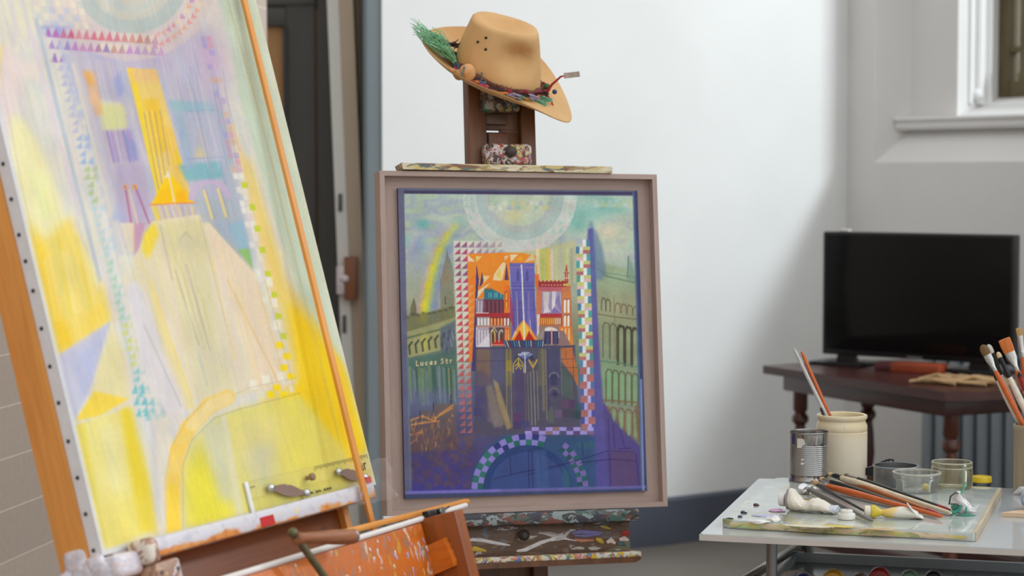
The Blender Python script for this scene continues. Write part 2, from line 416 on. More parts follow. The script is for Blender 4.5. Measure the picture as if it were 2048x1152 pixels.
    for k, (x, y, n, w, h, c) in enumerate(((1203, 596, 2, 9, 24, dk), (1230, 606, 5, 12, 18, (118, 108, 84)), (1206, 645, 3, 14, 70, (104, 98, 80)), (1236, 652, 4, 14, 76, (72, 68, 50)), (1212, 738, 6, 13, 66, (92, 96, 66)), (1205, 812, 5, 15, 56, (122, 98, 70)))):
        for i in range(n):
            xx = x + i * w; yy = y + i * 2.2
            s.line([(xx, yy + h), (xx, yy + 7), (xx + w * .3, yy), (xx + w * .75, yy + 2), (xx + w * .95, yy + 8), (xx + w * .95, yy + h)], 2.6 if k != 3 else 5, c, .85, 1.4)
            if k == 4: s.line([(xx + w * .5, yy + 10), (xx + w * .5, yy + h - 6)], 6, (126, 166, 122), .6, 2)
            if k == 5: s.line([(xx + w * .5, yy + 12), (xx + w * .5, yy + h - 6)], 6, (142, 166, 118), .7, 2)
    s.line([(1196, 628), (1230, 634), (1288, 640)], 2, dk, .8); s.line([(1200, 722), (1240, 726), (1290, 738)], 3, (96, 128, 108), .8); s.line([(1205, 800), (1290, 806)], 4, (120, 96, 70), .7, 2); s.line([(1228, 590), (1230, 720)], 2, (120, 120, 90), .7)
    s.line([(1276, 815), (1281, 880)], 12, (118, 94, 70), .8, 4)
    # misty tower and the tall violet stripe
    s.poly([(1182, 438), (1188, 455), (1196, 470), (1206, 500), (1212, 540), (1206, 560), (1176, 560), (1172, 490), (1176, 460)], (106, 128, 150), .75, 2.5)
    s.poly([(1176, 458), (1186, 456), (1192, 560), (1196, 640), (1200, 720), (1206, 800), (1214, 880), (1222, 985), (1180, 985), (1180, 870)], (92, 86, 146), .9, 1.5)
    s.poly([(1184, 460), (1192, 500), (1188, 640), (1178, 560)], (96, 112, 150), .6, 3)
    s.poly([(1206, 800), (1225, 838), (1252, 868), (1288, 902), (1289, 985), (1218, 985)], (88, 76, 130), .95, .8)
    s.poly([(1222, 900), (1272, 900), (1276, 976), (1226, 980)], (96, 76, 112), .8, 2)
    for pts in ([(1216, 838), (1222, 985)], [(1220, 902), (1268, 904)], [(1222, 918), (1274, 922)], [(1272, 905), (1278, 975)], [(1230, 895), (1226, 850)], [(1250, 895), (1240, 860)], [(1238, 898), (1262, 896)]): s.line(pts, 1.6, (58, 48, 104), .8, 1)
    # patchwork border: triangles on the left and along the top
    for j in range(27):
        for i in range(2 if 2 <= j < 24 else (7 if j < 2 else 5)):
            x = 907 + 14 * i + .030 * 14.3 * j; y = 481.5 + 14.3 * j; f = j / 26
            al = 1 if i < 2 else (.95 - .13 * (i - 2)); low = np.clip((j - 16) / 8, 0, 1)
            bg = np.array((206, 204, 190)) * (1 - low) + np.array((92, 84, 124)) * low
            if i < 2 or j < 2: s.rect(x, y, x + 13.4, y + 13.6, bg, .9 * al * (1 - .45 * low), .3)
            c = np.array([(140, 84, 118), (172, 74, 112), (186, 70, 84), (178, 84, 84), (186, 104, 98), (176, 108, 92)])[min(5, int(f * 5 + rs.rand()))]
            if j >= 24 and i >= 2: c = (118, 92, 92)
            s.poly([(x + .8, y + 13), (x + 13, y + 13), (x + 13, y + 1)], c, (.92 if i < 2 else .7) * al * (1 - .25 * low))
    for i in range(7, 14):
        for j in range(2): s.poly([(907 + 14 * i, 495 + 14.3 * j), (920 + 14 * i, 495 + 14.3 * j), (920 + 14 * i, 483 + 14.3 * j)], (206, 190, 186), .4)
    # radiating light, orange sky behind the church
    s.poly([(1010, 506), (1075, 500), (1150, 480), (1152, 566), (1076, 570), (1070, 525)], (184, 182, 142), .85, 2)
    for x, c in ((1075, (230, 200, 150)), (1084, (176, 178, 84)), (1092, (186, 186, 70)), (1099, (224, 176, 90)), (1104, (206, 202, 190)), (1112, (188, 188, 150)), (1122, (176, 178, 160)), (1134, (192, 196, 140)), (1143, (160, 160, 150))): s.line([(x, 500), (x + 1, 568)], 6, c, .75, 3)
    s.poly([(934, 508), (1012, 505), (1045, 506), (1072, 512), (1068, 528), (1020, 530), (1018, 570), (1008, 590), (955, 600), (936, 560)], (230, 128, 26), .96, .8, .25)
    for p, c in (([(936, 510), (950, 523), (936, 523)], (226, 210, 190)), ([(951, 512), (965, 512), (953, 524)], (214, 196, 120)), ([(1020, 509), (1036, 509), (1022, 524)], (224, 206, 170)), ([(1034, 520), (1040, 512), (1048, 522)], (236, 160, 30)), ([(1008, 512), (1018, 511), (1010, 523)], (226, 190, 150)),
                 ([(988, 548), (1006, 524), (1012, 527), (1008, 545), (1004, 562), (986, 560)], (226, 206, 170)), ([(992, 552), (1000, 535), (1004, 560)], (236, 190, 90)), ([(966, 552), (980, 552), (968, 566)], (216, 196, 150)), ([(950, 553), (960, 562), (952, 575)], (214, 200, 180)), ([(955, 582), (980, 566), (968, 580), (955, 596)], (226, 206, 180)), ([(1048, 525), (1066, 506), (1070, 520)], (200, 190, 160))): s.poly(p, c, .9, .4)
    s.poly([(936, 560), (952, 545), (954, 600), (946, 725), (938, 722)], (216, 122, 40), .95, .5)
    for i in range(9): s.poly([(936 + .4 * i, 570 + 14.3 * i), (950, 570 + 14.3 * i), (937, 583 + 14.3 * i)], (212, 150, 96), .7)
    s.poly([(953, 527), (958, 560), (956, 580), (953, 620), (956, 700), (960, 745), (943, 742), (949, 640)], (74, 60, 108), .98, .3)
    s.poly([(964, 543), (967, 560), (965, 568), (959, 575)], (66, 60, 104), .98); s.poly([(1013, 526), (1018, 560), (1009, 560)], (66, 62, 110), .98); s.poly([(1013, 526), (1018, 560), (1014, 560)], (150, 50, 50), .9)
    # body of the church
    s.poly([(952, 694), (1150, 690), (1160, 868), (948, 872)], (84, 80, 98), .97, .8)
    vi = (106, 102, 164)
    s.poly([(1019, 526), (1069, 526), (1070, 600), (1076, 680), (1022, 680), (1024, 600)], vi, 1, .3); s.poly([(1019, 570), (1024, 600), (1032, 668), (1020, 640)], (150, 60, 96), .8)
    for pts, c in (([(1019, 535), (1069, 535)], (150, 120, 150)), ([(1021, 566), (1069, 566)], (72, 66, 124)), ([(1021, 572), (1069, 572)], (72, 66, 124)), ([(1022, 580), (1070, 580)], (72, 66, 124)), ([(1023, 619), (1072, 619)], (80, 76, 140))): s.line(pts, 1.3, c, .9)
    for x in (1033, 1051): s.poly([(x, 562), (x, 547), (x + 3, 540), (x + 6, 547), (x + 6, 562)], (82, 78, 136), .9); s.line([(x + 3, 538), (x + 3, 546)], 1, (60, 56, 110), .9)
    for i, x in enumerate((1027, 1033, 1038, 1052, 1057, 1062, 1067)): s.line([(x, 584), (x + 1.5, 660)], 2.2, [(84, 78, 138), (134, 122, 150), (92, 88, 150)][i % 3], .8, 1)
    s.poly([(1030, 600), (1048, 600), (1048, 650), (1034, 655)], (88, 82, 134), .6)
    # left blocks
    s.rect(968, 579, 1007, 600, (54, 116, 124)); 
    for i in range(13): s.line([(970 + i * 3, 580), (970 + i * 3, 576)], 1.4, (50, 80, 80), .9)
    for i in range(8): s.line([(974 + i * 4, 586), (974 + i * 4, 594)], 2, (120, 170, 178) if i % 3 else (70, 92, 150), .8)
    s.rect(952, 597, 968, 626, (176, 166, 176)); s.rect(967, 599, 1008, 627, (104, 56, 72)); s.poly([(985, 562), (1018, 560), (1018, 580), (1008, 590), (985, 578)], (228, 130, 34), .95)
    for i in range(10): s.line([(970 + i * 4.1, 602), (970 + i * 4.1, 626)], 1.4, (70, 40, 70) if i % 2 else (140, 90, 84), .9)
    for i in range(3): s.line([(954 + i * 6, 625), (954 + i * 6, 601), (957 + i * 6, 598), (960 + i * 6, 601)], 1.3, (90, 60, 84), .9)
    s.rect(1008, 570, 1019, 660, (222, 116, 44)); 
    for y in (582, 600, 640): s.line([(1010, y + 18), (1010, y + 3), (1013, y), (1016, y + 3), (1016, y + 18)], 1.2, (150, 60, 40), .9); s.line([(1013, y + 5), (1013, y + 17)], 2.2, (240, 176, 70), .9)
    s.rect(952, 626, 1020, 634, (156, 48, 54)); s.line([(952, 626), (977, 626)], 1.6, (214, 200, 196))
    for i in range(10):
        x = 954 + i * 6.6; s.rect(x - .4, 634, x + 6.6, 653, (126, 44, 44) if i > 3 else (150, 140, 150)); s.line([(x + 3, 638), (x + 3, 650)], 4, (222, 214, 206) if i < 4 or i > 7 else (232, 158, 96), .95, 1)
    s.rect(952, 653, 978, 694, (196, 188, 196)); s.rect(978, 653, 1010, 692, (96, 78, 78)); s.rect(952, 651, 1018, 655, (170, 130, 120))
    for i in range(4): s.line([(955 + i * 6, 690), (955 + i * 6, 660), (958 + i * 6, 656), (961 + i * 6, 660)], 1.4, (132, 112, 132), .9)
    s.poly([(955, 694), (979, 665), (980, 694)], (206, 200, 206), .9)
    s.poly([(984, 690), (985, 668), (1006, 668), (1008, 690)], (100, 62, 62)); s.poly([(984, 690), (992, 678), (998, 684), (1002, 678), (1008, 690)], (178, 34, 30), .95); s.rect(983, 688, 1008, 691, (220, 120, 110))
    for sg, c in ((-1, (226, 196, 90)), (1, (212, 206, 200))):
        s.line([(994 + sg * 4, 684), (994 + sg * 4, 668), (994 + sg * 6, 662), (994 + sg * 10, 660), (994 + sg * 11, 664)], 1.8, c, .95)
    s.line([(983, 692), (982, 664), (988, 655), (994, 664)], 1.4, (226, 216, 200), .8)
    s.rect(1009, 655, 1021, 694, (196, 104, 50)); 
    for x in (1012, 1017): s.line([(x, 692), (x, 660)], 1.6, (236, 190, 120), .9)
    # right block
    s.poly([(1072, 566), (1141, 570), (1146, 690), (1074, 690)], (186, 116, 84), 1, .4); s.rect(1070, 548, 1078, 572, (208, 110, 58)); s.line([(1074, 530), (1074, 550)], 2, (214, 140, 60))
    s.rect(1077, 561, 1133, 574, (150, 54, 56))
    for i in range(7): s.rect(1080 + i * 8, 559, 1084 + i * 8, 563, (196, 180, 120)); s.blob(1085 + i * 6, 570, 1.8, 1.6, (224, 190, 180), 1)
    s.rect(1126, 567, 1141, 572, (190, 170, 90)); s.poly([(1133, 527), (1135, 540), (1137, 566), (1129, 566), (1131, 540)], (162, 52, 54)); s.line([(1128, 546), (1138, 546)], 1.4, (160, 50, 50)); s.line([(1129, 556), (1138, 556)], 1.6, (230, 210, 200)); s.line([(1133, 542), (1133, 562)], 1.2, (220, 180, 170))
    s.rect(1076, 574, 1124, 582, (178, 98, 110)); s.rect(1084, 583, 1123, 628, (150, 140, 168))
    for p, c in (([(1086, 584), (1100, 584), (1096, 620), (1088, 626)], (196, 188, 190)), ([(1104, 583), (1112, 583), (1110, 612), (1104, 620)], (214, 208, 206)), ([(1113, 584), (1122, 586), (1122, 620), (1112, 610)], (172, 160, 184)), ([(1086, 627), (1094, 612), (1102, 624)], (206, 200, 206)), ([(1102, 627), (1108, 614), (1122, 627)], (128, 110, 156)), ([(1093, 584), (1096, 584), (1095, 610)], (216, 196, 170)), ([(1118, 584), (1124, 628), (1110, 604)], (128, 116, 156))): s.poly(p, c, .9)
    s.rect(1074, 627, 1124, 634, (164, 52, 62)); s.rect(1074, 634, 1124, 650, (152, 80, 50)); s.poly([(1074, 628), (1080, 628), (1078, 672), (1074, 680)], (214, 206, 206), .9)
    for i in range(11): s.line([(1079 + i * 4.1, 637), (1079 + i * 4.1, 648)], 2.3, [(236, 164, 60), (238, 178, 80), (226, 210, 190)][0 if i < 5 else (1 if i < 8 else 2)], .95, .8)
    s.rect(1126, 584, 1140, 652, (190, 124, 74)); 
    for y in (600, 632): s.line([(1130, y + 24), (1130, y)], 4, (232, 222, 214)); s.line([(1137, y + 24), (1137, y)], 4, (232, 222, 214)); s.line([(1128, y), (1131, y - 3), (1134, y), (1137, y - 3), (1140, y)], 1.2, (110, 50, 50))
    s.rect(1078, 652, 1118, 690, (146, 120, 110)); s.arc(1100, 676, 14, 22, (224, 214, 210), .9, 1, -180, 0); s.rect(1088, 662, 1117, 688, (64, 52, 80)); s.poly([(1070, 680), (1080, 662), (1090, 656), (1088, 690)], (130, 120, 110), .8)
    for x in (1096, 1111): s.line([(x, 687), (x, 666)], 6, (76, 80, 120), .9, 1.5)
    s.line([(1103.5, 688), (1103.5, 660)], 3, (200, 150, 140)); s.poly([(1118, 654), (1143, 652), (1147, 690), (1120, 692)], (214, 130, 54), .95)
    for x in (1124, 1131, 1138): s.line([(x, 680), (x, 658)], 2.6, (232, 206, 170), .9)
    s.poly([(1118, 660), (1128, 662), (1142, 690), (1118, 692)], (134, 112, 116), .9)
    # gold roof and cornice
    s.poly([(1047, 639), (1062, 658), (1076, 681), (1022, 681), (1034, 656)], (222, 140, 36), 1, .3); s.poly([(1047, 640), (1058, 660), (1048, 678), (1038, 660)], (228, 176, 84), .95)
    s.poly([(1028, 681), (1040, 660), (1046, 681)], (168, 34, 24), .95); s.poly([(1050, 681), (1058, 662), (1070, 681)], (164, 36, 26), .95); s.line([(1043, 530), (1044.5, 560), (1047.5, 640), (1049, 680)], 2.2, (238, 222, 204), 1)
    s.poly([(1022, 681), (1031, 660), (1034, 666)], (226, 190, 140), .9); s.line([(1034, 600), (1036, 660)], 1.6, (216, 200, 170), .6); s.line([(1060, 640), (1062, 668)], 1.6, (216, 200, 200), .6)
    s.poly([(1007, 681), (1090, 680), (1088, 694), (1012, 695)], (48, 58, 84)); 
    for i in range(17): s.line([(1008 + i * 4.9, 682), (1013 + i * 4.5, 694)], 1.5, [(90, 140, 176), (222, 222, 226), (150, 70, 60), (70, 100, 170), (120, 170, 180)][i % 5], .9)
    s.line([(952, 697), (1150, 692)], 2, (70, 66, 110), .9)
    # lower nave
    for x0, x1, c in ((953, 981, (128, 104, 88)), (982, 1008, (92, 90, 118)), (1012, 1023, (122, 112, 78)), (1076, 1092, (104, 100, 88)), (1094, 1120, (76, 74, 104))): s.poly([(x0, 698), (x1, 697), (x1 + 1, 770), (x0, 772)], c, .8, 2)
    for pts, c, w in (([(1013, 698), (1014, 850)], (156, 144, 96), 1.6), ([(1017, 698), (1019, 850)], (110, 104, 80), 2), ([(1021, 700), (1024, 855)], (150, 140, 100), 1.4), ([(1028, 735), (1030, 850)], (132, 116, 110), 1.6), ([(1050, 740), (1052, 860)], (140, 92, 96), 1.6), ([(1055, 745), (1058, 850)], (124, 122, 110), 1.6), ([(1061, 745), (1064, 850)], (140, 138, 120), 2), ([(1067, 742), (1071, 850)], (148, 146, 124), 2), ([(1074, 742), (1077, 840)], (128, 128, 116), 2), ([(1085, 700), (1088, 820)], (122, 116, 96), 5), ([(1091, 700), (1094, 840)], (150, 136, 116), 1.4), ([(1121, 700), (1124, 790)], (156, 150, 150), 1.2)): s.line(pts, w, c, .85, 1.2)
    s.poly([(1026, 770), (1030, 730), (1046, 730), (1050, 770), (1050, 850), (1028, 850)], (80, 72, 106), .75, 2)
    s.arc(1050, 722, 0, 19, (60, 60, 92), .9, 1, -180, 0); s.poly([(1035, 710), (1042, 704), (1050, 702), (1060, 704), (1065, 710), (1050, 720)], (96, 108, 156), .9)
    for i in range(8): s.poly([(1036 + i * 4, 708 - (3 if 1 < i < 6 else 0)), (1039 + i * 4, 707 - (3 if 1 < i < 6 else 0)), (1040 + (i - 2) * 2.5 + 4, 713)], (226, 224, 222), .9)
    s.line([(1050, 708), (1050.5, 745)], 1.8, (206, 206, 214), .95)
    s.line([(1026, 745), (1027, 728), (1037, 715), (1046, 728), (1048, 745)], 2, (178, 158, 96), .95); 
    for q in ([(1037, 718), (1037, 732)], [(1030, 732), (1037, 726), (1044, 733)], [(1032, 738), (1037, 731), (1042, 738)]): s.line(q, 1.8, (196, 172, 64), .95)
    s.line([(1058, 720), (1066, 735), (1074, 720)], 3.4, (190, 160, 80), .9); s.line([(1066, 722), (1066, 745)], 1.6, (150, 130, 80), .9)
    s.rect(1012, 720, 1024, 742, (150, 134, 60), .7, 1)
    s.poly([(1121, 696), (1145, 695), (1156, 745), (1156, 775), (1146, 752), (1124, 724)], (178, 110, 66), .95, .4); s.poly([(1122, 724), (1146, 752), (1147, 800), (1123, 790)], (84, 96, 92), .85, .6)
    for q in ([(1146, 698), (1148, 790)], [(1122, 718), (1148, 718)], [(1132, 702), (1132, 714)], [(1122, 735), (1154, 735)], [(1136, 745), (1136, 752)]): s.line(q, 1.2, (96, 58, 60), .8)
    s.arc(1108, 755, 8, 11, (128, 122, 128), .8, 1, -180, 0); s.rect(1102, 748, 1114, 770, (62, 60, 92), .8, 1); s.blob(1110, 788, 8, 7, (54, 46, 84), .95); s.arc(1108, 786, 8, 11, (120, 110, 124), .7, 1, -180, 0); s.line([(1096, 698), (1098, 850)], 1.4, (60, 56, 96), .8)
    s.poly([(1096, 830), (1099, 815), (1105, 812), (1108, 830), (1108, 845), (1096, 846)], (96, 104, 92), .7, 1)
    for x0, y0, c in ((1124, 800, (104, 74, 102)), (1138, 800, (86, 62, 98)), (1124, 818, (74, 66, 84)), (1110, 820, (110, 88, 118)), (1140, 820, (62, 74, 84)), (1150, 806, (58, 90, 92)), (1150, 822, (48, 70, 76)), (1028, 826, (96, 60, 104)), (1028, 842, (76, 58, 104)), (1044, 842, (66, 72, 118)), (946, 770, (86, 84, 126)), (952, 795, (72, 66, 112)), (948, 815, (62, 60, 108))): s.rect(x0, y0, x0 + 15, y0 + 16, c, .75, 1)
    s.poly([(970, 772), (984, 770), (1010, 850), (988, 855)], (132, 120, 108), .8, 2); s.poly([(986, 758), (996, 766), (1024, 854), (1014, 860), (994, 800)], (152, 134, 100), .9, 1.5); s.poly([(976, 800), (986, 810), (1006, 858), (975, 842)], (124, 112, 118), .6, 2)
    s.poly([(944, 745), (962, 740), (986, 760), (972, 775), (972, 845), (946, 845)], (82, 76, 112), .5, 3); s.line([(953, 722), (1010, 722)], 1.3, (74, 66, 92), .8)
    # check border right and below
    for j in range(27):
        for i in range(2):
            x = 1151.5 + 14 * i + .031 * 14.2 * j; y = 479 + 14.2 * j
            if j == 0 and i == 0: continue
            fl = np.clip((j - 14) / 10, 0, 1); wh = np.array((216, 216, 214)) * (1 - fl) + np.array((166, 158, 206)) * fl
            if (i + j) % 2:
                te = np.array(((84, 156, 150), (92, 148, 158), (84, 152, 130), (84, 128, 150))[rs.randint(4)]) * (1 - fl) + np.array((84, 86, 150)) * fl
                s.rect(x, y, x + 7, y + 14.2, te if i == 0 else wh); s.rect(x + 7, y, x + 14, y + 14.2, wh if i == 0 else te)
            else:
                s.rect(x, y, x + 14, y + 7.1, (186, 184, 122) if rs.rand() > fl else (160, 108, 108)); s.rect(x, y + 7.1, x + 14, y + 14.2, (206, 176, 172) if rs.rand() > .5 + fl else (168, 110, 108))
    for i in range(10):
        x = 1050 + i * 13.8
        for j in range(2):
            y = 854.5 + 7.4 * j + (-.0) * i
            s.rect(x, y, x + 13.8, y + 7.4, ((158, 148, 206) if (i + j) % 2 else [(96, 78, 120), (122, 100, 122), (84, 84, 112), (140, 112, 118)][rs.randint(4)]), .95, .2)
    # round arch at the foot
    s.poly([(940, 985), (948, 940), (975, 892), (1010, 870), (1060, 872), (1190, 872), (1192, 985)], (52, 84, 118), .85, 3)
    s.arc(1056, 980, 0, 78, (62, 78, 128), .9); s.arc(1056, 980, 76, 90, (44, 66, 112), .95)
    for k in range(15):
        a0 = -179 + k * 7.2
        for r0, r1, q in ((90, 101, 0), (101, 113, 1)):
            c = (140, 128, 190) if (k + q) % 2 else [(40, 98, 92), (44, 56, 110), (48, 110, 100)][rs.randint(3)]
            s.arc(1056, 980, r0, r1, c, .95, .8, a0, a0 + 7.2)
    for k in range(10):
        a0 = -52 + k * 5.4
        for r0, r1, q in ((100, 110, 0), (110, 121, 1)): s.arc(1056, 980, r0, r1, (128, 108, 168) if (k + q) % 2 else [(46, 98, 98), (40, 82, 92)][rs.randint(2)], .9, .8, a0, a0 + 5.4)
    s.poly([(1152, 885), (1190, 885), (1190, 895), (1160, 896)], (58, 98, 104), .6, 2)
    for q in ([(987, 958), (1040, 945), (1130, 928)], [(1056, 950), (1140, 925), (1216, 902)], [(1160, 926), (1222, 918)], [(1057, 900), (1058, 976)], [(1064, 905), (1066, 980)], [(1165, 885), (1166, 912)], [(1020, 915), (1022, 948)], [(1080, 905), (1084, 965)]): s.line(q, 1.6, (40, 40, 88), .8, 1)
    s.poly([(1068, 900), (1092, 900), (1100, 975), (1072, 978)], (72, 96, 140), .6, 2); s.poly([(1124, 930), (1140, 950), (1142, 975), (1128, 976)], (60, 110, 116), .6, 3)
    # painted-out border of the panel
    for pts, c, w in (([(793, 375), (1281, 380)], (96, 100, 120), 24), ([(800, 384), (1275, 387)], (66, 58, 92), 6), ([(795, 372), (808, 1000)], (98, 98, 124), 26), ([(1280, 376), (1298, 1000)], (88, 104, 132), 30), ([(1272, 384), (1290, 990)], (60, 66, 100), 7), ([(800, 998), (1300, 984)], (66, 74, 104), 22), ([(806, 986), (1290, 974)], (108, 104, 160), 6)): s.line(pts, w, c, .95, 2)
    s.line([(1282, 760), (1287, 980)], 4, (146, 160, 200), .8, 3); s.line([(815, 700), (822, 985)], 4, (110, 130, 140), .6, 3); s.line([(812, 985), (1000, 981)], 5, (124, 116, 190), .8, 3)
    s.a *= (1 + .05 * (s.noise(31, 4, 4) - .5) + .08 * (s.noise(32, 22, 22) - .5))[..., None]
    mu_ = s.a.mean(2, keepdims=True); s.a = mu_ + (s.a - mu_) * 1.06; s.a = np.clip(150 + (s.a - 150) * 1.10, 0, 252)
    return s

def paint_unfinished():
    s = Sheet(-110, -190, 770, 1120, 1.35); rs = np.random.RandomState(9)
    s.a[:] = (222, 216, 204); s.tx = s.noise(5, 6, 6) * .5 + s.noise(6, 20, 30, -.24) * .5
    s.wash(21, 26, 150, [(226, 212, 206), (206, 208, 210), (226, 222, 206), (212, 204, 214), (230, 224, 196)], .6, -.24)
    P, Ln = s.poly, s.line
    # mint side, then warm yellow low right
    P([(370, -190), (500, -190), (770, 970), (690, 900), (650, 720), (600, 600), (548, 440), (480, 200), (440, 0)], (202, 214, 194), .97, 3)
    P([(470, -190), (510, -190), (762, 960), (742, 960), (640, 560), (525, 110)], (222, 222, 202), .8, 5)
    P([(452, 240), (470, 250), (545, 500), (575, 600), (548, 620), (505, 440)], (236, 210, 170), .9, 4); P([(480, 300), (505, 330), (575, 560), (640, 650), (690, 740), (748, 960), (540, 985), (520, 800), (590, 760)], (234, 205, 110), .75, 8)
    P([(575, 600), (625, 650), (690, 745), (735, 900), (600, 940), (545, 900), (560, 810), (600, 760)], (244, 206, 30), .9, 9); P([(650, 680), (680, 720), (720, 900), (700, 930)], (248, 200, 60), .8, 5); P([(560, 800), (640, 790), (650, 930), (560, 950)], (230, 205, 60), .6, 14)
    Ln([(455, 0), (520, 230), (600, 560), (650, 760), (690, 930)], 3, (190, 180, 130), .5, 4)
    # violet field behind the towers
    P([(80, 40), (420, 60), (455, 300), (505, 530), (250, 500), (150, 140)], (186, 178, 198), .8, 14)
    s.blob(300, 120, 60, 26, (188, 168, 200), .7, 15); s.blob(420, 130, 50, 80, (196, 172, 206), .7); s.blob(215, 110, 40, 14, (160, 160, 205), .7); s.blob(385, 240, 40, 30, (150, 176, 190), .7); s.blob(420, 300, 40, 60, (176, 178, 200), .6)
    P([(345, 200), (440, 200), (505, 520), (450, 500), (400, 420), (375, 330)], (160, 176, 190), .8, 8)
    s.wash(41, 9, 120, [(176, 170, 196), (206, 196, 206), (182, 190, 204), (196, 178, 204)], .55, -.24, np.clip((480 - s.Y) / 90, 0, 1) * np.clip((s.X - (110 + .24 * s.Y)) / 40, 0, 1) * np.clip(((400 + .24 * s.Y) - s.X) / 40, 0, 1) * np.clip((s.Y - 95) / 40, 0, 1))
    # arcs at the head
    s.arc(262, -48, 78, 170, (216, 198, 194), .7, 6); s.arc(262, -48, 78, 116, (178, 190, 188), .8, 4); s.arc(262, -48, 0, 88, (204, 200, 190), .9, 4); s.arc(262, -48, 60, 72, (196, 202, 196), .7, 5)
    for x0, x1, c in ((180, 196, (176, 188, 188)), (200, 214, (214, 214, 206)), (222, 240, (186, 194, 200))): Ln([(x0, -90), (x1, 20)], 10, c, .5, 6)
    for i in range(14):
        an = rad(4 + i * 5.4)
        for r in (124, 142):
            p = lambda rr, dd: (262 + rr * cos(an + dd), -48 + rr * sin(an + dd))
            P([p(r, 0), p(r + 15, .02), p(r + 6, .085)], [(222, 150, 150), (226, 168, 140), (230, 206, 180), (206, 140, 176)][rs.randint(4)], .7, .6)
    # pale checks upper left
    for i in range(7):
        for j in range(5):
            x, y = 60 + 15 * i + j * 3.5, -16 + 14 * j + i * .8
            P([(x, y), (x + 11, y), (x + 14, y + 13), (x + 3, y + 13)], [(232, 224, 200), (186, 194, 212), (206, 206, 204), (222, 210, 200)][(i + j) % 2 * 2 + rs.randint(2)], .7, .8)
    P([(80, 50), (140, 54), (150, 74), (88, 72)], (150, 160, 208), .7, 3)
    # rows of triangles
    pk = [(168, 118, 184), (178, 112, 176), (190, 116, 150), (196, 96, 124), (208, 140, 156), (206, 134, 150), (206, 120, 140), (206, 124, 134), (208, 122, 142), (206, 132, 142), (204, 146, 140), (206, 152, 140), (198, 140, 136), (190, 150, 150), (196, 158, 170)]
    for i in range(15):
        x, y = 96 + 15.3 * i, 73.5 + 1.05 * i
        P([(x - 7.5, y), (x + 8, y + .6), (x + 1, y - 20)], pk[i], .95, .5)
        if i % 2 == 0 or i > 7: P([(x + 8, y), (x + 15, y - 18), (x + 2, y - 19)], (226, 208, 196), .5, .8)
    for i in range(15):
        x, y = 103 + 15.6 * i, 98 + .95 * i
        P([(x - 7.5, y), (x + 8, y + .6), (x + 1, y - 19)], [(172, 140, 196), (160, 140, 196), (150, 136, 190), (186, 130, 186), (192, 140, 180), (190, 140, 184), (168, 128, 160), (150, 130, 176), (196, 152, 136), (192, 150, 160), (194, 146, 196), (186, 150, 196), (190, 160, 190), (190, 160, 190), (200, 160, 196)][i], .9, .5)
        if 5 < i < 10: P([(x + 8, y), (x + 15, y - 17), (x + 2, y - 18)], (228, 218, 196), .7, .8)
    for i in range(2): P([(101 + 17 * i, 124), (116 + 17 * i, 126), (110 + 17 * i, 104)], (158, 120, 182), .9, .5)
    # leaning verticals at left
    for a, b, w, c in (((72, 40), (200, 560), 7, (176, 184, 202)), ((88, 60), (180, 420), 5, (214, 210, 206)), ((60, 60), (150, 400), 9, (222, 208, 214)), ((134, 110), (330, 830), 7, (178, 188, 206)), ((146, 130), (300, 740), 6, (226, 212, 196)), ((120, 90), (250, 560), 8, (196, 198, 212)), ((205, 420), (300, 880), 12, (218, 218, 222)), ((180, 380), (280, 800), 6, (196, 206, 200))): Ln([a, b], w, c, .75, 5)
    # small triangles down the left border
    for j in range(46):
        t = j / 45; x, y = 112 + 172 * t + (4 if j % 2 else 0), 128 + 700 * t
        c = (186, 186, 214) if t < .2 else ((150, 176, 214) if t < .28 else ((172, 192, 140) if t < .4 else ((186, 206, 212) if t < .55 else ((170, 204, 180) if t < .72 else ((206, 208, 120) if t < .86 else (130, 190, 196))))))
        P([(x, y + 13), (x + 15, y + 14), (x + 14, y - 1)], c, .75, .8); P([(x + 14, y + 13), (x + 30, y + 14), (x + 28, y - 1)], c if rs.rand() > .4 else (222, 216, 200), .6, .8)
    for i in range(4):
        for j in range(3): P([(263 + 15 * i + 4 * j, 788 + 23 * j), (276 + 15 * i + 4 * j, 788 + 23 * j), (271 + 15 * i + 4 * j, 768 + 23 * j)], (124, 188, 196), .9 if i < 2 else .3, .5)
    # big leaf shapes on the left
    P([(-60, 60), (20, 95), (55, 130), (30, 230), (15, 400), (-60, 400)], (228, 208, 206), .8, 10); P([(-60, 80), (2, 90), (-4, 160), (-60, 220)], (240, 214, 110), .9, 6)
    P([(24, 225), (50, 240), (100, 330), (135, 450), (140, 520), (60, 520), (30, 400), (14, 300)], (236, 228, 180), .95, 9); P([(60, 330), (90, 360), (110, 430), (80, 440)], (228, 230, 170), .7, 8)
    P([(46, 430), (90, 480), (140, 430), (190, 560), (222, 640), (112, 712), (74, 560)], (236, 210, 110), .9, 9); P([(50, 450), (86, 500), (112, 600), (150, 690), (112, 712), (78, 580)], (238, 200, 62), .9, 9); P([(150, 690), (222, 640), (205, 560), (170, 640)], (240, 210, 100), .8, 8)
    for i in range(10): Ln([(90 + 9 * i, 470 + rs.uniform(0, 60)), (112 + 10 * i, 640 - 4 * i)], rs.uniform(4, 10), [(244, 220, 150), (226, 206, 90), (238, 226, 170), (212, 212, 150)][rs.randint(4)], .45, 7)
    P([(112, 714), (222, 642), (186, 760), (150, 842)], (194, 194, 216), .9, 2); P([(150, 720), (215, 655), (180, 790), (160, 800)], (178, 184, 216), .6, 8); P([(112, 714), (222, 642), (190, 670), (116, 722)], (206, 200, 210), .6, 2)
    P([(222, 650), (245, 700), (262, 800), (180, 790)], (226, 214, 160), .8, 5)
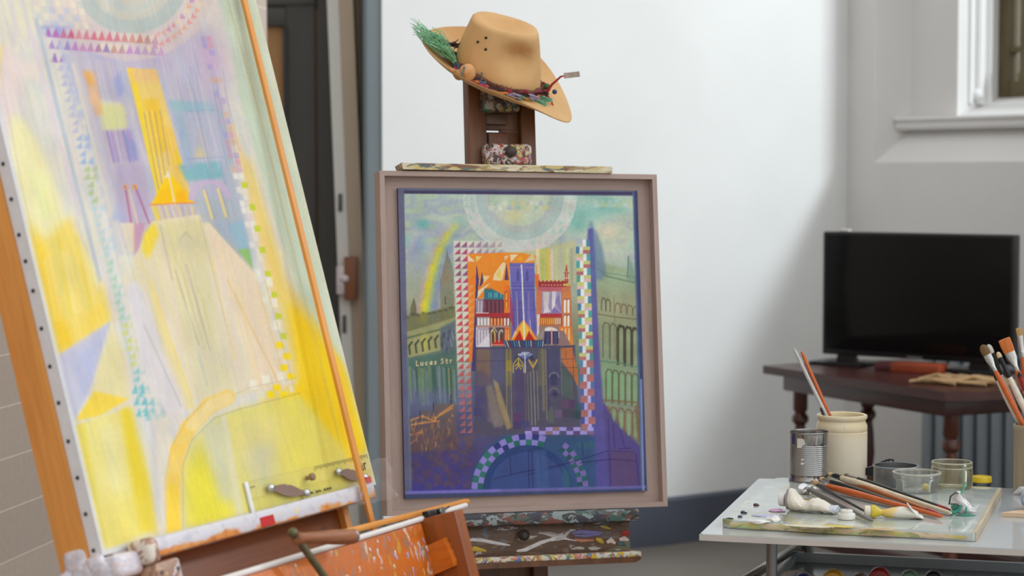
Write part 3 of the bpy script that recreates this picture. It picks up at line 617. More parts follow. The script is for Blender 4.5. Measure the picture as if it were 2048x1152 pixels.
    P([(150, 842), (188, 782), (258, 798), (200, 832)], (238, 208, 84), .95, 2); P([(150, 850), (256, 815), (300, 1060), (200, 1110)], (230, 218, 140), .95, 3)
    P([(240, 818), (262, 812), (310, 1000), (322, 1070), (280, 1060)], (226, 200, 50), .8, 6); P([(150, 850), (166, 846), (214, 1090), (200, 1110)], (228, 206, 70), .7, 4); P([(200, 850), (236, 850), (250, 1000), (230, 1050)], (228, 220, 170), .7, 10); P([(210, 980), (300, 1000), (300, 1075), (215, 1100)], (232, 216, 110), .5, 12)
    # golden tower and roof
    P([(254, 136), (313, 139), (386, 404), (318, 406), (300, 330)], (228, 198, 122), .97, .6); P([(254, 136), (268, 137), (330, 402), (318, 406), (300, 330)], (236, 206, 70), .9, 2); P([(286, 200), (316, 196), (340, 300), (312, 310)], (230, 188, 60), .8, 3); P([(258, 138), (312, 140), (318, 162), (264, 165)], (228, 186, 140), .7, 4)
    P([(344, 326), (352, 295), (364, 330)], (226, 196, 40), .9, 2); P([(328, 260), (345, 255), (372, 400), (360, 405)], (232, 186, 90), .6, 3)
    for a, b in (((288, 226), (318, 380)), ((298, 222), (326, 380)), ((310, 224), (330, 350)), ((320, 222), (338, 330))): Ln([a, b], 2, (160, 146, 130), .7, 1)
    for a, b in (((293, 224), (322, 380)), ((304, 222), (330, 370)), ((330, 230), (352, 330))): Ln([a, b], 3, (240, 206, 100), .8, 2)
    P([(337, 344), (360, 370), (388, 405), (302, 410), (318, 380)], (250, 200, 30), 1, .8); P([(322, 382), (340, 372), (345, 405), (310, 408)], (252, 186, 10), .8, 3); P([(352, 384), (368, 378), (380, 403), (350, 405)], (252, 180, 10), .8, 3); Ln([(336, 344), (348, 400), (358, 440)], 3, (236, 222, 200), .95, 1.5); P([(336, 342), (330, 356), (342, 354)], (226, 226, 214), .9, 1)
    Ln([(297, 410), (345, 407), (396, 405)], 3.4, (228, 150, 86), .95, 1.5)
    for i in range(15): Ln([(304 + 6.6 * i, 412), (314 + 6.2 * i, 440)], 3, [(232, 208, 130), (190, 180, 180), (226, 200, 160), (206, 176, 160)][i % 4], .9, 1)
    P([(304, 412), (314, 412), (322, 440), (312, 442)], (236, 206, 80), .8, 1)
    # nave below, a great pale body with long stripes
    P([(306, 442), (402, 428), (508, 546), (590, 768), (480, 790), (345, 832), (300, 780), (244, 566)], (226, 214, 184), .97, .8)
    P([(402, 428), (508, 546), (590, 766), (520, 782), (440, 560)], (232, 212, 188), .85, 2); P([(345, 832), (300, 780), (246, 566), (275, 560), (330, 700), (400, 815)], (222, 216, 218), .85, 4); P([(310, 600), (340, 640), (392, 812), (360, 826)], (224, 216, 220), .8, 5); P([(300, 560), (330, 640), (392, 816), (372, 820), (318, 690)], (236, 216, 140), .7, 3); P([(420, 560), (450, 560), (520, 780), (478, 788)], (226, 214, 196), .7, 5); P([(345, 560), (425, 540), (470, 770), (400, 800)], (214, 208, 178), .6, 6); P([(250, 560), (290, 590), (370, 810), (345, 834), (290, 760)], (220, 214, 218), .85, 8)
    P([(285, 470), (310, 442), (318, 470), (296, 520), (284, 500)], (236, 208, 70), .9, 4); P([(325, 445), (400, 440), (430, 640), (425, 720), (360, 560)], (214, 204, 156), .7, 6); s.blob(375, 490, 26, 22, (206, 198, 176), .7)
    for a, b, c in (((350, 540), (398, 690), (182, 176, 150)), ((360, 530), (410, 700), (196, 188, 160)), ((372, 530), (420, 700), (170, 166, 146)), ((382, 525), (430, 690), (206, 196, 150)), ((320, 450), (345, 560), (190, 180, 150)), ((300, 560), (385, 800), (236, 212, 120)), ((280, 520), (330, 640), (232, 210, 150)), ((400, 440), (450, 640), (206, 190, 150)), ((425, 520), (470, 720), (236, 206, 140)), ((455, 560), (560, 770), (226, 190, 130)), ((288, 650), (362, 812), (190, 186, 180)), ((395, 700), (415, 770), (196, 196, 190))): Ln([a, b], 3, c, .75, 2.5)
    for i in range(12): Ln([(310 + 15 * i, 480 + 8 * i), (350 + 15 * i, 690 + 7 * i)], 6, [(232, 218, 176), (222, 206, 196), (236, 214, 150), (214, 208, 200)][rs.randint(4)], .4, 5)
    Ln([(360, 480), (372, 464), (384, 478)], 2, (170, 166, 160), .7, 1.5); Ln([(384, 510), (396, 496), (404, 516)], 2, (226, 214, 180), .8, 1.5)
    # left tower blocks
    P([(196, 200), (240, 205), (262, 320), (228, 330)], (222, 222, 196), .7, 4); P([(196, 206), (250, 210), (256, 256), (206, 262)], (216, 214, 150), .7, 4); P([(166, 140), (190, 142), (208, 230), (190, 232)], (224, 168, 110), .6, 4); P([(165, 142), (182, 148), (190, 170), (178, 168)], (226, 168, 90), .8, 3); P([(180, 170), (200, 200), (190, 212), (178, 205)], (226, 186, 150), .7, 2)
    P([(208, 262), (262, 258), (280, 320), (226, 328)], (172, 156, 196), .8, 3); P([(246, 262), (272, 290), (276, 322), (262, 320)], (130, 150, 200), .7, 3)
    for i in range(7): Ln([(206 + 8 * i, 262), (220 + 8 * i, 325)], 3.2, [(196, 176, 180), (150, 136, 184), (180, 150, 200), (206, 196, 206)][i % 4], .8, 1.5)
    P([(228, 330), (285, 325), (300, 410), (272, 500), (240, 440)], (184, 170, 196), .8, 4); P([(236, 200), (226, 160), (240, 140), (250, 180)], (150, 160, 206), .7, 4)
    for a, b, c in (((250, 372), (268, 478), (176, 100, 140)), ((270, 372), (298, 445), (176, 104, 140)), ((258, 380), (276, 450), (226, 196, 160)), ((262, 450), (270, 470), (206, 150, 150))): Ln([a, b], 4, c, .8, 1.6)
    s.arc(251, 374, 3, 6, (222, 170, 110), .8); s.arc(269, 374, 3, 6, (226, 160, 60), .9); P([(240, 445), (268, 446), (276, 500), (256, 505)], (228, 214, 190), .85, 1); P([(268, 448), (292, 445), (276, 500), (268, 510)], (196, 150, 176), .8, 2); P([(236, 510), (268, 512), (262, 560), (246, 560)], (226, 222, 206), .8, 3); P([(222, 440), (236, 400), (252, 445)], (168, 176, 210), .6, 3)
    # right tower block
    s.arc(420, 400, 0, 43, (184, 182, 200), .9, 1.5, -180, 20, 1.0); s.arc(420, 400, 32, 43, (200, 180, 206), .9, 1.5, -180, 0); P([(386, 398), (460, 395), (478, 440), (405, 446)], (176, 182, 190), .8, 2)
    for a, b in (((408, 382), (424, 436)), ((436, 378), (452, 432))): Ln([a, b], 6, (226, 206, 150), .9, 2); Ln([(a[0] + 5, a[1]), (b[0] + 5, b[1])], 2, (150, 156, 170), .7, 1.5)
    P([(356, 330), (440, 320), (448, 356), (372, 362)], (118, 176, 186), .75, 3); P([(336, 200), (420, 206), (428, 226), (344, 224)], (150, 186, 196), .8, 3); P([(346, 226), (366, 226), (392, 330), (372, 340)], (160, 176, 196), .8, 3); P([(370, 225), (430, 225), (446, 320), (395, 325)], (184, 184, 200), .7, 3); P([(386, 315), (398, 250), (424, 315)], (186, 180, 180), .7, 2); P([(390, 315), (398, 290), (420, 315)], (206, 196, 150), .6, 2); Ln([(375, 222), (440, 220)], 3, (150, 170, 186), .7, 2); Ln([(376, 318), (446, 314)], 2, (150, 150, 186), .7, 1.5)
    P([(455, 450), (486, 440), (506, 535), (480, 500)], (150, 184, 200), .85, 3); P([(475, 500), (498, 496), (507, 540)], (144, 186, 110), .95, 1.5); Ln([(404, 424), (508, 545)], 1.5, (190, 180, 160), .7, 1)
    # small squares down the right border
    for j in range(52):
        t = j / 51; x, y = 404 + 166 * t, 72 + 700 * t
        for i in range(2):
            c = [(216, 160, 176), (176, 160, 208), (206, 176, 200), (220, 176, 150)][rs.randint(4)] if t < .38 else [(230, 222, 214), (222, 206, 206), (236, 232, 220)][rs.randint(3)]
            if rs.rand() > .35: P([(x + 11 * i - 4, y), (x + 11 * i + 6, y), (x + 11 * i + 9, y + 12), (x + 11 * i - 1, y + 12)], c, .75, .8)
    for x, y in ((488, 370), (504, 414), (514, 457), (524, 500), (535, 547), (548, 589), (556, 632), (566, 672)): P([(x - 6, y - 6), (x + 6, y - 6), (x + 8, y + 6), (x - 4, y + 6)], (196, 206, 70), .95, .6)
    for x, y in ((558, 690), (572, 712), (566, 735), (580, 752), (552, 775), (540, 788), (566, 790)): P([(x - 7, y - 6), (x + 8, y - 6), (x + 10, y + 7), (x - 5, y + 7)], (244, 214, 30), .95, .8)
    for x, y in ((536, 565), (546, 607), (552, 650), (560, 755), (530, 760), (505, 770)): P([(x - 6, y - 10), (x + 8, y - 10), (x + 10, y + 8), (x - 4, y + 8)], (238, 232, 216), .95, .8)
    Ln([(530, 560), (590, 780)], 2, (206, 186, 120), .6, 1.5); Ln([(512, 560), (575, 780)], 2, (216, 196, 130), .6, 1.5); Ln([(420, 810), (500, 775), (592, 756)], 2, (190, 180, 140), .5, 1.5)
    # great arch at the foot
    P([(368, 1060), (366, 930), (385, 880), (430, 835), (480, 815), (600, 790), (690, 900), (700, 990)], (222, 212, 120), .85, 6); P([(370, 960), (400, 890), (440, 960), (470, 1040), (380, 1060)], (228, 216, 60), .7, 14); P([(400, 850), (450, 835), (470, 1000), (440, 1000)], (206, 206, 190), .75, 9); P([(470, 850), (560, 820), (570, 900), (480, 960)], (218, 206, 150), .6, 14); P([(490, 900), (540, 880), (560, 960), (510, 980)], (206, 206, 200), .5, 14)
    P([(440, 830), (450, 822), (490, 1040), (475, 1040)], (222, 218, 196), .7, 4)
    for k, (a, w, c) in enumerate((([(348, 1075), (346, 960), (356, 900), (378, 855), (418, 812), (455, 795)], 32, (238, 204, 110)), ([(348, 1075), (344, 980)], 26, (240, 206, 80)), ([(385, 850), (420, 812), (455, 797)], 24, (236, 214, 160)))): Ln(a, w, c, .85, 6)
    Ln([(366, 1060), (366, 930), (384, 880), (430, 835), (480, 818), (600, 786)], 2, (170, 166, 110), .6, 1.5); Ln([(332, 1070), (330, 960), (345, 890), (375, 838), (415, 800)], 2, (216, 176, 90), .6, 1.5)
    P([(300, 830), (335, 835), (330, 960), (330, 1070), (312, 1070)], (222, 214, 200), .8, 6); P([(300, 840), (312, 850), (322, 1060), (308, 1020)], (200, 198, 206), .6, 4)
    s.wash(61, 5, 110, [(236, 226, 200), (190, 190, 196), (240, 220, 170), (214, 206, 206)], .16, -.24)
    for i in range(26): Ln([(372 + 3 * i + rs.uniform(-2, 2), 150 + rs.uniform(-20, 30)), (414 + 2.6 * i, 330 + rs.uniform(-30, 20))], rs.uniform(1, 2.4), [(156, 170, 186), (190, 176, 200), (206, 200, 206)][rs.randint(3)], .5, 2)
    # raw white margin of the canvas
    Ln([(-90, -185), (31, 380), (205, 1112)], 16, (216, 214, 216), .9, 4); Ln([(-60, -185), (45, 380), (216, 1100)], 2, (190, 190, 190), .6, 2); Ln([(200, 1108), (752, 968)], 14, (216, 214, 212), .9, 5)
    s.a *= (1 + .02 * (s.noise(31, 5, 5) - .5) + .05 * (s.noise(32, 30, 60, -.24) - .5))[..., None]
    mu_ = s.a.mean(2, keepdims=True); s.a = mu_ + (s.a - mu_) * 1.10; s.a = np.clip(210 + (s.a - 210) * 1.18, 0, 252)
    return s
# ------------------------------------------------------------------ shared materials
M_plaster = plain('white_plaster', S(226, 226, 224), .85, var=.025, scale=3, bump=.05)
M_plaster2 = plain('white_plaster_shaded', S(213, 211, 209), .85, var=.03, scale=3, bump=.05)  # white plaster toned down: the window wall's shade is put into its colour
M_skirt = plain('slate_grey_paint', S(78, 82, 95), .5, var=.06, scale=4)
M_floor = plain('worn_concrete', S(124, 117, 109), .6, var=.14, scale=1.6, bump=.05)
M_bluegrey = plain('blue_grey_paint', S(150, 164, 172), .6, var=.04, scale=3)
M_cream = plain('cream_paint', S(190, 172, 150), .6, var=.06, scale=3)
M_whitep = plain('white_gloss_paint', S(214, 212, 204), .4, var=.03, scale=4)
M_dark = plain('charcoal_paint', S(82, 79, 74), .5, var=.08, scale=4)
M_groove = plain('dark_grey_paint', S(96, 95, 92), .6, var=.05, scale=4)
M_black = plain('black_plastic', S(24, 24, 25), .35, var=.1)
M_blackm = plain('black_lacquer', S(20, 20, 22), .25, var=.1)
M_steel = plain('polished_steel', S(200, 200, 204), .18, 1, var=.04)
M_grey_metal = plain('grey_metal', S(128, 128, 128), .35, .8, var=.05)
M_oak = wood('warm_beech', S(238, 168, 84), S(216, 136, 58), 'z', 5, .4, .5)
M_oakx = wood('warm_beech_long', S(238, 168, 84), S(216, 136, 58), 'x', 5, .4, .5)
M_brown = wood('dark_brown_wood', S(124, 80, 46), S(82, 48, 26), 'z', 6, .45, .7)
M_mah = wood('mahogany', S(78, 40, 34), S(50, 26, 24), 'x', 4, .3)
M_mahz = wood('mahogany_leg', S(92, 44, 24), S(54, 26, 16), 'z', 4, .3)

def struct(name, b, m, parent=None, **kw):
    o = b.done(name, m, parent, **kw)
    if parent is None: o['kind'] = 'structure'
    return o

# ------------------------------------------------------------------ room
struct('floor', B().box((-7, -1.5, -.1), (7, 13, 0)), M_floor)
# white wall: two bays with a faint crease, running back to the window corner
CX, CY = 1.363, 8.365
PL = [(-.462, 7.31), (.575, 7.817), (CX, CY)]
E = Vector((-.821, -.571)); W = Vector((.571, -.821))
b = B(); rg = []
for x, y in PL: rg.append(b.ring([(x, y, 0), (x, y, 5.2), (x + .13, y + .22, 5.2), (x + .13, y + .22, 0)]))
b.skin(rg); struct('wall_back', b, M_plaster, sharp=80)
b = B(); rg = []
for x, y in PL: rg.append(b.ring([(x, y, 0), (x + .012, y - .018, 0), (x + .012, y - .018, .172), (x + .006, y - .009, .182), (x, y, .182)]))
b.skin(rg); struct('baseboard_back', b, M_skirt)
# window wall, splayed embrasure with a moulded ledge
def rw(s, o, z): return Vector((CX + W.x * s + .821 * o, CY + W.y * s + .571 * o, z))
S_END, Z_TOP = 4.7, 5.2
def rect(s0, s1, z0, z1, o): return [rw(s0, o, z0), rw(s1, o, z0), rw(s1, o, z1), rw(s0, o, z1)]
b = B()
outer = rect(0, S_END, 0, Z_TOP, 0); RA = rect(.157, 3.9, 1.47, 4.75, 0); RB = rect(.227, 3.75, 1.60, 4.6, .13)
RC = rect(.477, 3.55, 1.65, 4.5, .13); RD = rect(.477, 3.55, 1.725, 4.5, .36)
vs = [b.ring(r) for r in (outer, RA, RB, RC, RD)]
for P0, P1 in zip(vs, vs[1:]):
    for i in range(4): b.bm.faces.new((P0[i], P0[(i + 1) % 4], P1[(i + 1) % 4], P1[i]))
bk = b.ring(rect(0, S_END, 0, Z_TOP, .36))
for i in range(4): b.bm.faces.new((bk[i], bk[(i + 1) % 4], vs[4][(i + 1) % 4], vs[4][i])); b.bm.faces.new((outer and vs[0][i], vs[0][(i + 1) % 4], bk[(i + 1) % 4], bk[i]))
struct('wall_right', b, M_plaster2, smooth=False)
b = B(); rg = []
for s in (.20, 3.8): rg.append(b.ring([rw(s, .135, 1.597), rw(s, .075, 1.600), rw(s, .068, 1.612), rw(s, .075, 1.628), rw(s, .06, 1.640), rw(s, .066, 1.649), rw(s, .135, 1.650)]))
b.skin(rg); struct('trim_1', b, M_plaster2)
# carved jamb moulding inside the reveal
b = B()
for o, r in ((.20, .012), (.25, .02), (.31, .014)): b.tube([rw(.478, o, 1.70), rw(.478, o, 4.5)], r, 10)
b.ball(rw(.484, .235, 1.735), .026, 2); struct('trim_2', b, M_plaster)
# window
win = thing('window_1', None, None); win['kind'] = 'structure'
M_frame = plain('weathered_olive_oak', S(96, 84, 56), .6, var=.25, scale=9)
for s0, s1 in ((.477, .53), (.585, .615), (3.5, 3.55)):
    b = B(); r0 = b.ring([rw(s0, .36, 1.72), rw(s1, .36, 1.72), rw(s1, .42, 1.72), rw(s0, .42, 1.72)]); r1 = b.ring([rw(s0, .36, 4.3), rw(s1, .36, 4.3), rw(s1, .42, 4.3), rw(s0, .42, 4.5)]); b.skin([r0, r1]); b.done('mullion', M_frame, win)
for z0, z1 in ((1.72, 1.79), (1.905, 1.925), (4.45, 4.5)):
    b = B(); r0 = b.ring([rw(.477, .365, z0), rw(.477, .41, z0), rw(.477, .41, z1), rw(.477, .365, z1)]); r1 = b.ring([rw(3.55, .365, z0), rw(3.55, .41, z0), rw(3.55, .41, z1), rw(3.55, .365, z1)]); b.skin([r0, r1]); b.done('transom', M_frame, win)
b = B(); b.quad(*rect(.477, 3.55, 1.725, 4.5, .39)); b.done('pane', glassy('window_glass', (.96, .98, .97, 1), .06), win)
M_stone = plain('lichen_stone', S(120, 106, 78), .9, var=.45, scale=7, bump=.4)
b = B()
for i, (s0, s1, z1, o0) in enumerate(((-.6, -.10, 5, .75), (-.05, .36, 1.86, .95), (-1.2, 4.2, 1.35, 1.5))):
    b.box((0, 0, 0), (1, 1, 1), M=Matrix(((W.x * (s1 - s0), .821 * .25, 0, CX + W.x * s0 + .821 * o0), (W.y * (s1 - s0), .571 * .25, 0, CY + W.y * s0 + .571 * o0), (0, 0, z1, 0), (0, 0, 0, 1))))
struct('wall_outside', b, M_stone)
# left stone wall
g = N('buff_stone_courses'); g.set(.8)
br = g.n('TexBrick', offset=.5); br.inputs['Scale'].default_value = 1; br.inputs['Mortar Size'].default_value = .0022; br.inputs['Brick Width'].default_value = 1.7; br.inputs['Row Height'].default_value = .124; br.inputs['Mortar Smooth'].default_value = .3
sp = g.n('SeparateXYZ'); g.l(g.tc.outputs['Object'], sp.inputs[0]); cb = g.n('CombineXYZ'); g.l(sp.outputs[1], cb.inputs[0]); g.l(sp.outputs[2], cb.inputs[1]); g.l(cb.outputs[0], br.inputs['Vector'])
br.inputs['Color1'].default_value = S(204, 186, 172); br.inputs['Color2'].default_value = S(196, 178, 164); br.inputs['Mortar'].default_value = S(232, 218, 204)
n = g.noise(60, 4); g.base(g.mix(.3, br.outputs[0], g.ramp(n.outputs[0], [(.3, GR(.75)), (.7, GR(1))]), 'MULTIPLY')); g.bump(n.outputs[0], .15)
b = B().box((-.4, -6, 0), (0, 0, 4)); o = struct('wall_left', b, g.m); o.matrix_world = T(-.833, 7.0, 0) @ RZ(-10.0)
# hall behind, dark door with a glass light, its posts
struct('wall_hall', B().box((-3.2, 8.6, 0), (-.3, 8.8, 4.2)), plain('hall_brown', S(120, 96, 70), .8, var=.1, scale=2))
door = thing('door_1', None, None); door['kind'] = 'structure'
b = B(); b.box((-1.45, 7.70, 0), (-1.22, 7.75, 2.5)); b.box((-.845, 7.70, 0), (-.735, 7.75, 2.5), .004); b.box((-1.45, 7.70, 1.975), (-.845, 7.75, 2.045), .004); b.box((-1.45, 7.71, 2.045), (-.73, 7.75, 2.5)); b.box((-1.45, 7.70, 0), (-.845, 7.75, .5)); b.box((-.726, 7.70, 0), (-.62, 7.75, 2.6), .004); b.box((-1.5, 7.695, 2.052), (-.735, 7.72, 2.075), .003)
b.done('door_leaf', M_dark, door)
g = N('amber_hall_glass'); g.set(.15); n = g.noise(1.3, 2, g.coord((1, 1, .6))); g.base(g.ramp(n.outputs[0], [(.3, S(150, 106, 66)), (.6, S(206, 160, 110))]))
B().box((-1.22, 7.725, .5), (-.845, 7.735, 1.975)).done('door_pane', g.m, door)
b = B(); b.box((-.853, 7.69, .5), (-.842, 7.712, 1.978), .002); b.done('glazing_bead', plain('blue_black_bead', S(40, 46, 54), .3), door)
def leanbox(b, x0, x1, y0, y1, z0, z1, k=-.036):
    sh = lambda z: (z - 1.42) * k
    r0 = b.ring([(x0 + sh(z0), y0, z0), (x1 + sh(z0), y0, z0), (x1 + sh(z0), y1, z0), (x0 + sh(z0), y1, z0)]); r1 = b.ring([(x0 + sh(z1), y0, z1), (x1 + sh(z1), y0, z1), (x1 + sh(z1), y1, z1), (x0 + sh(z1), y1, z1)]); b.skin([r0, r1])
d2 = thing('door_2', None, None); d2['kind'] = 'structure'
b = B(); leanbox(b, -.645, -.604, 7.44, 7.60, 0, 2.7); b.done('door_edge', M_whitep, d2)
b = B(); leanbox(b, -.604, -.552, 7.45, 7.56, 0, 2.7); b.done('door_stile', M_cream, d2)
for y in (405, 648):
    p = atY(681 + (y - 405) * .033, y, 7.44); B().box((p.x - .007, 7.432, p.z - .032), (p.x + .007, 7.45, p.z + .032), .002).done('hinge', M_dark, d2)
p = atY(702, 556, 7.44); b = B(); b.box((p.x - .022, 7.40, p.z - .078), (p.x + .024, 7.45, p.z + .078), .004); lk = b.done('lock_case', wood('lock_block_wood', S(150, 92, 58), S(116, 68, 44), 'z', 5), d2)
p = atY(683, 560, 7.42); b = B(); b.box((p.x - .018, 7.405, p.z - .052), (p.x + .016, 7.44, p.z + .052), .006); b.ball((p.x + .012, 7.40, p.z + .006), .014, 2, (1.2, .6, 1)); b.done('strike_plate', plain('chipped_white_enamel', S(206, 196, 196), .4, var=.15, scale=30), lk)
struct('trim_3', B().box((-.556, 7.50, 0), (-.506, 7.62, 2.9)), M_groove)
b = B(); b.box((-.520, 7.33, 0), (-.462, 7.56, 5.2), .006); b.box((-.535, 7.40, 0), (-.52, 7.5, 5.2), .004); struct('trim_4', b, M_bluegrey)

# ------------------------------------------------------------------ radiator, table, television
M_rad = plain('radiator_enamel', S(138, 146, 152), .4, var=.04)
R0 = rw(.55, 0, 0); rad_M = Matrix(((W.x, .821, 0, R0.x), (W.y, .571, 0, R0.y), (0, 0, 1, 0), (0, 0, 0, 1)))
ra = thing('radiator', 'grey column radiator on the wall under the window, behind the dark table', 'radiator', rad_M)
col0 = B(); col0.box((-.026, -.11, .14), (.026, -.04, .80), .022, seg=3); col0 = col0.done('column', M_rad, ra)
for i in range(1, 13):
    c = col0.copy(); COL.objects.link(c); c.parent = ra; c.location = (.070 * i, 0, 0)
for z in (.19, .75): B().tube([(-.03, -.075, z), (.95, -.075, z)], .018, 10).done('header_pipe', M_rad, ra)
for x in (.04, .86): B().box((x - .012, -.1, 0), (x + .012, -.05, .15), .003).done('foot', M_rad, ra)

A0 = Vector((1.335, 6.30)); yawT = math.degrees(math.atan2(-.89, .45))   # long edge runs from far left to near right
TM = Matrix(((-.451, .8925, 0, A0.x), (.8925, .451, 0, A0.y), (0, 0, 1, 0), (0, 0, 0, 1)))   # x along edge to far end, y across
tb = thing('side_table', 'dark mahogany table with turned legs in the corner, carrying the television', 'table', TM)
b = B(); b.prism([(-.0, 0), (1.0, 0), (1.02, .1), (1.02, .5), (.98, .62), (.0, .62), (-.04, .5), (-.04, .1)], .722, .75, 'z')
b.done('tabletop', M_mah, tb)
B().box((.06, .05, .665), (.95, .56, .722), .004).done('apron', M_mah, tb)
prof = [(.03, .665), (.03, .60), (.022, .59), (.034, .575), (.034, .56), (.02, .545), (.026, .50), (.03, .43), (.022, .36), (.034, .345), (.034, .325), (.022, .31), (.026, .22), (.03, .2), (.03, .1), (.022, .09), (.03, .05), (.02, .002)]
for x, y in ((.09, .10), (.90, .09), (.90, .38), (.10, .44)):
    b = B().lathe([(r * .86, z) for r, z in reversed(prof)], 20, T(x, y, 0)); b.done('leg', M_mahz, tb)
b = B(); b.box((.07, .09, .13), (.92, .12, .18), .004); b.box((.07, .36, .13), (.92, .40, .18), .004); b.box((.12, .12, .14), (.16, .40, .17), .003); b.done('stretcher', M_mah, tb)

tl = Vector((1.107, 7.30)); tr_ = Vector((1.681, 6.85)); d = (tr_ - tl).normalized(); wT = (tr_ - tl).length
TV = Matrix(((d.x, -d.y, 0, tl.x), (d.y, d.x, 0, tl.y), (0, 0, 1, .750), (0, 0, 0, 1)))
tv = thing('television', 'black flat screen television standing switched off on the mahogany table', 'television', TV)
B().box((0, 0, .032), (wT, .045, .470), .006).done('casing', M_black, tv)
g = N('dark_screen'); g.set(.12); n = g.noise(2, 1); g.base(g.ramp(n.outputs[0], [(0, S(10, 12, 13)), (1, S(13, 15, 16))])); g.p.inputs['Specular IOR Level'].default_value = .22
B().box((.012, -.0015, .052), (wT - .012, .002, .460), .001).done('screen', g.m, tv)
B().box((wT * .46, -.002, .036), (wT * .54, 0, .042)).done('badge', plain('grey_badge', S(110, 110, 112), .4), tv)
for x in (.09, wT - .13):
    b = B(); b.prism([(x - .03, .04), (x + .03, .04), (x + .04, .012), (x - .04, .012)], .012, .035, 'y'); b.box((x - .105, -.07, 0), (x + .105, .10, .012), .005); b.done('foot', M_black, tv)
p = B(); p.box((.06, .005, .470), (.10, .03, .478), .003); p.done('sticker', plain('white_label', S(205, 200, 198)), tv)
p0 = atY(1838, 735, 6.95); o = B().box((-.085, -.05, 0), (.085, .05, .03), .003).done('box', plain('orange_card', S(140, 58, 26), .5, var=.2), None, T(p0.x, 6.95, .7505) @ RZ(-30)); tag(o, 'flat orange card box lying on the table below the television screen', 'box')
p0 = atY(1786, 733, 7.06); o = B().box((-.055, -.06, 0), (.055, .06, .022), .003).done('book', plain('maroon_cover', S(84, 34, 40), .5, var=.2), None, T(p0.x, 7.06, .7505) @ RZ(-20)); tag(o, 'small maroon book on the table left of the orange box', 'book')
b = B(); rs = random.Random(4)
for i in range(26):
    y0, x0 = rs.uniform(-.05, .05), rs.uniform(-.17, -.02); L_ = rs.uniform(.14, .2)
    b.tube([(x0, y0, .006), (x0 + L_ * .4, y0 + rs.uniform(-.02, .02), rs.uniform(.012, .03)), (x0 + L_, y0 + rs.uniform(-.03, .03), .007)], rs.uniform(.004, .007), 6)
p0 = atZ(1925, 765, .756); o = b.done('raffia_bundle', plain('dry_raffia', S(170, 138, 98), .8, var=.25), None, T(p0.x, p0.y, .751) @ RZ(-22)); tag(o, 'flat bundle of pale straw raffia lying on the mahogany table', 'raffia')

# ------------------------------------------------------------------ centre easel with framed picture
FC = plane_frame((-.27, 4.40, .683), 16.7, 7.96, -.75); FCi = FC.inverted()
pal = [S(206, 196, 176), S(190, 150, 60), S(150, 46, 40), S(70, 100, 90), S(176, 168, 176), S(60, 50, 60)]
M_sp1 = splat('paint_crusted_cream', S(180, 160, 120), S(150, 120, 80), [S(140, 90, 60), S(96, 110, 112), S(206, 186, 120), S(222, 210, 180), S(216, 204, 176), S(206, 192, 150)], .36, 34, 2, 'x', .5, (.22, 1, 1))
M_sp2 = splat('paint_crusted_block', S(150, 112, 100), S(112, 84, 76), [S(176, 80, 60), S(120, 126, 104), S(160, 156, 182), S(206, 188, 120), S(212, 204, 200), S(178, 70, 56), S(208, 200, 196), S(84, 62, 60)], .40, 34, 5)
M_sp2b = splat('crusted_block_hat_shade', S(84, 62, 48), S(60, 44, 36), [S(150, 126, 60), S(60, 96, 76), S(150, 140, 128), S(56, 42, 38), S(120, 84, 60)], .36, 34, 9)  # crust colours darkened to carry the shade under the hat
M_sp3 = splat('paint_streaked_board', S(112, 86, 66), S(78, 58, 46), [S(110, 112, 88), S(120, 98, 84), S(186, 178, 172), S(126, 106, 84), S(100, 104, 112), S(90, 70, 58)], .24, 22, 8, 'x', .5, (.35, 1, 1.2))
M_sp4 = splat('thick_palette_crust', S(170, 130, 96), S(130, 96, 74), [S(214, 200, 130), S(190, 50, 46), S(214, 204, 192), S(100, 136, 90), S(206, 176, 50), S(90, 116, 160), S(200, 130, 116), S(210, 206, 190)], .40, 30, 11)
M_sp5 = splat('grey_green_crust', S(70, 62, 56), S(50, 44, 42), [S(92, 96, 90), S(70, 100, 92), S(120, 70, 60), S(60, 60, 70), S(140, 150, 150)], .42, 30, 14, 'x', .5, (.5, 1, 1))
ez = thing('easel', 'dark brown studio easel holding the framed painting, straw hat on its mast', 'easel', FC)
for x0, x1 in ((.222, .263), (.345, .379)): B().box((x0, .056, -.688), (x1, .102, .992), .002).done('upright', M_brown, ez)
B().box((.266, .076, -.3), (.344, .094, .8565), .001).done('slider', M_brown, ez)
b = B(); b.box((.266, .076, .8625), (.344, .094, .98), .001); b.box((.302, .078, .8564), (.344, .094, .8626)); b.done('upper_slider', M_brown, ez)
B().box((.264, .062, .872), (.314, .0755, .897), .003).done('stop_block', wood('greenish_wood', S(112, 74, 44), S(76, 60, 40), 'x', 5), ez)
B().box((.270, .066, .80), (.316, .0755, .853), .002).done('slide_plate', wood('red_brown_wood', S(134, 84, 60), S(104, 62, 44), 'z', 5), ez)
b = B(); b.box((.249, .03, .897), (.336, .070, .955), .007, seg=3); b.done('upper_clamp', M_sp2b, ez)
b = B(); b.box((.247, .012, .7735), (.357, .055, .822), .010, seg=3); cl = b.done('clamp', M_sp2, ez)
b = B().lathe([(.012, 0), (.013, .01), (.011, .02), (.004, .024)], 16, T(.304, .014, .801) @ RX(90)); b.done('knob', plain('dark_bronze', S(60, 48, 40), .4, var=.3, scale=40), cl)
b = B(); b.prism([(.048, .7712), (.052, .757), (.538, .7545), (.540, .7675), (.536, .7695)], -.006, .055, 'y'); b.done('top_holder', M_sp1, ez)
b = B(); b.box((.035, -.035, -.0285), (.567, .05, -.0015), .004); b.done('canvas_ledge', M_sp5, ez)
b = B(); b.box((.05, .0, -.096), (.556, .022, -.028), .002); db = b.done('drawer_front', M_sp3, ez)
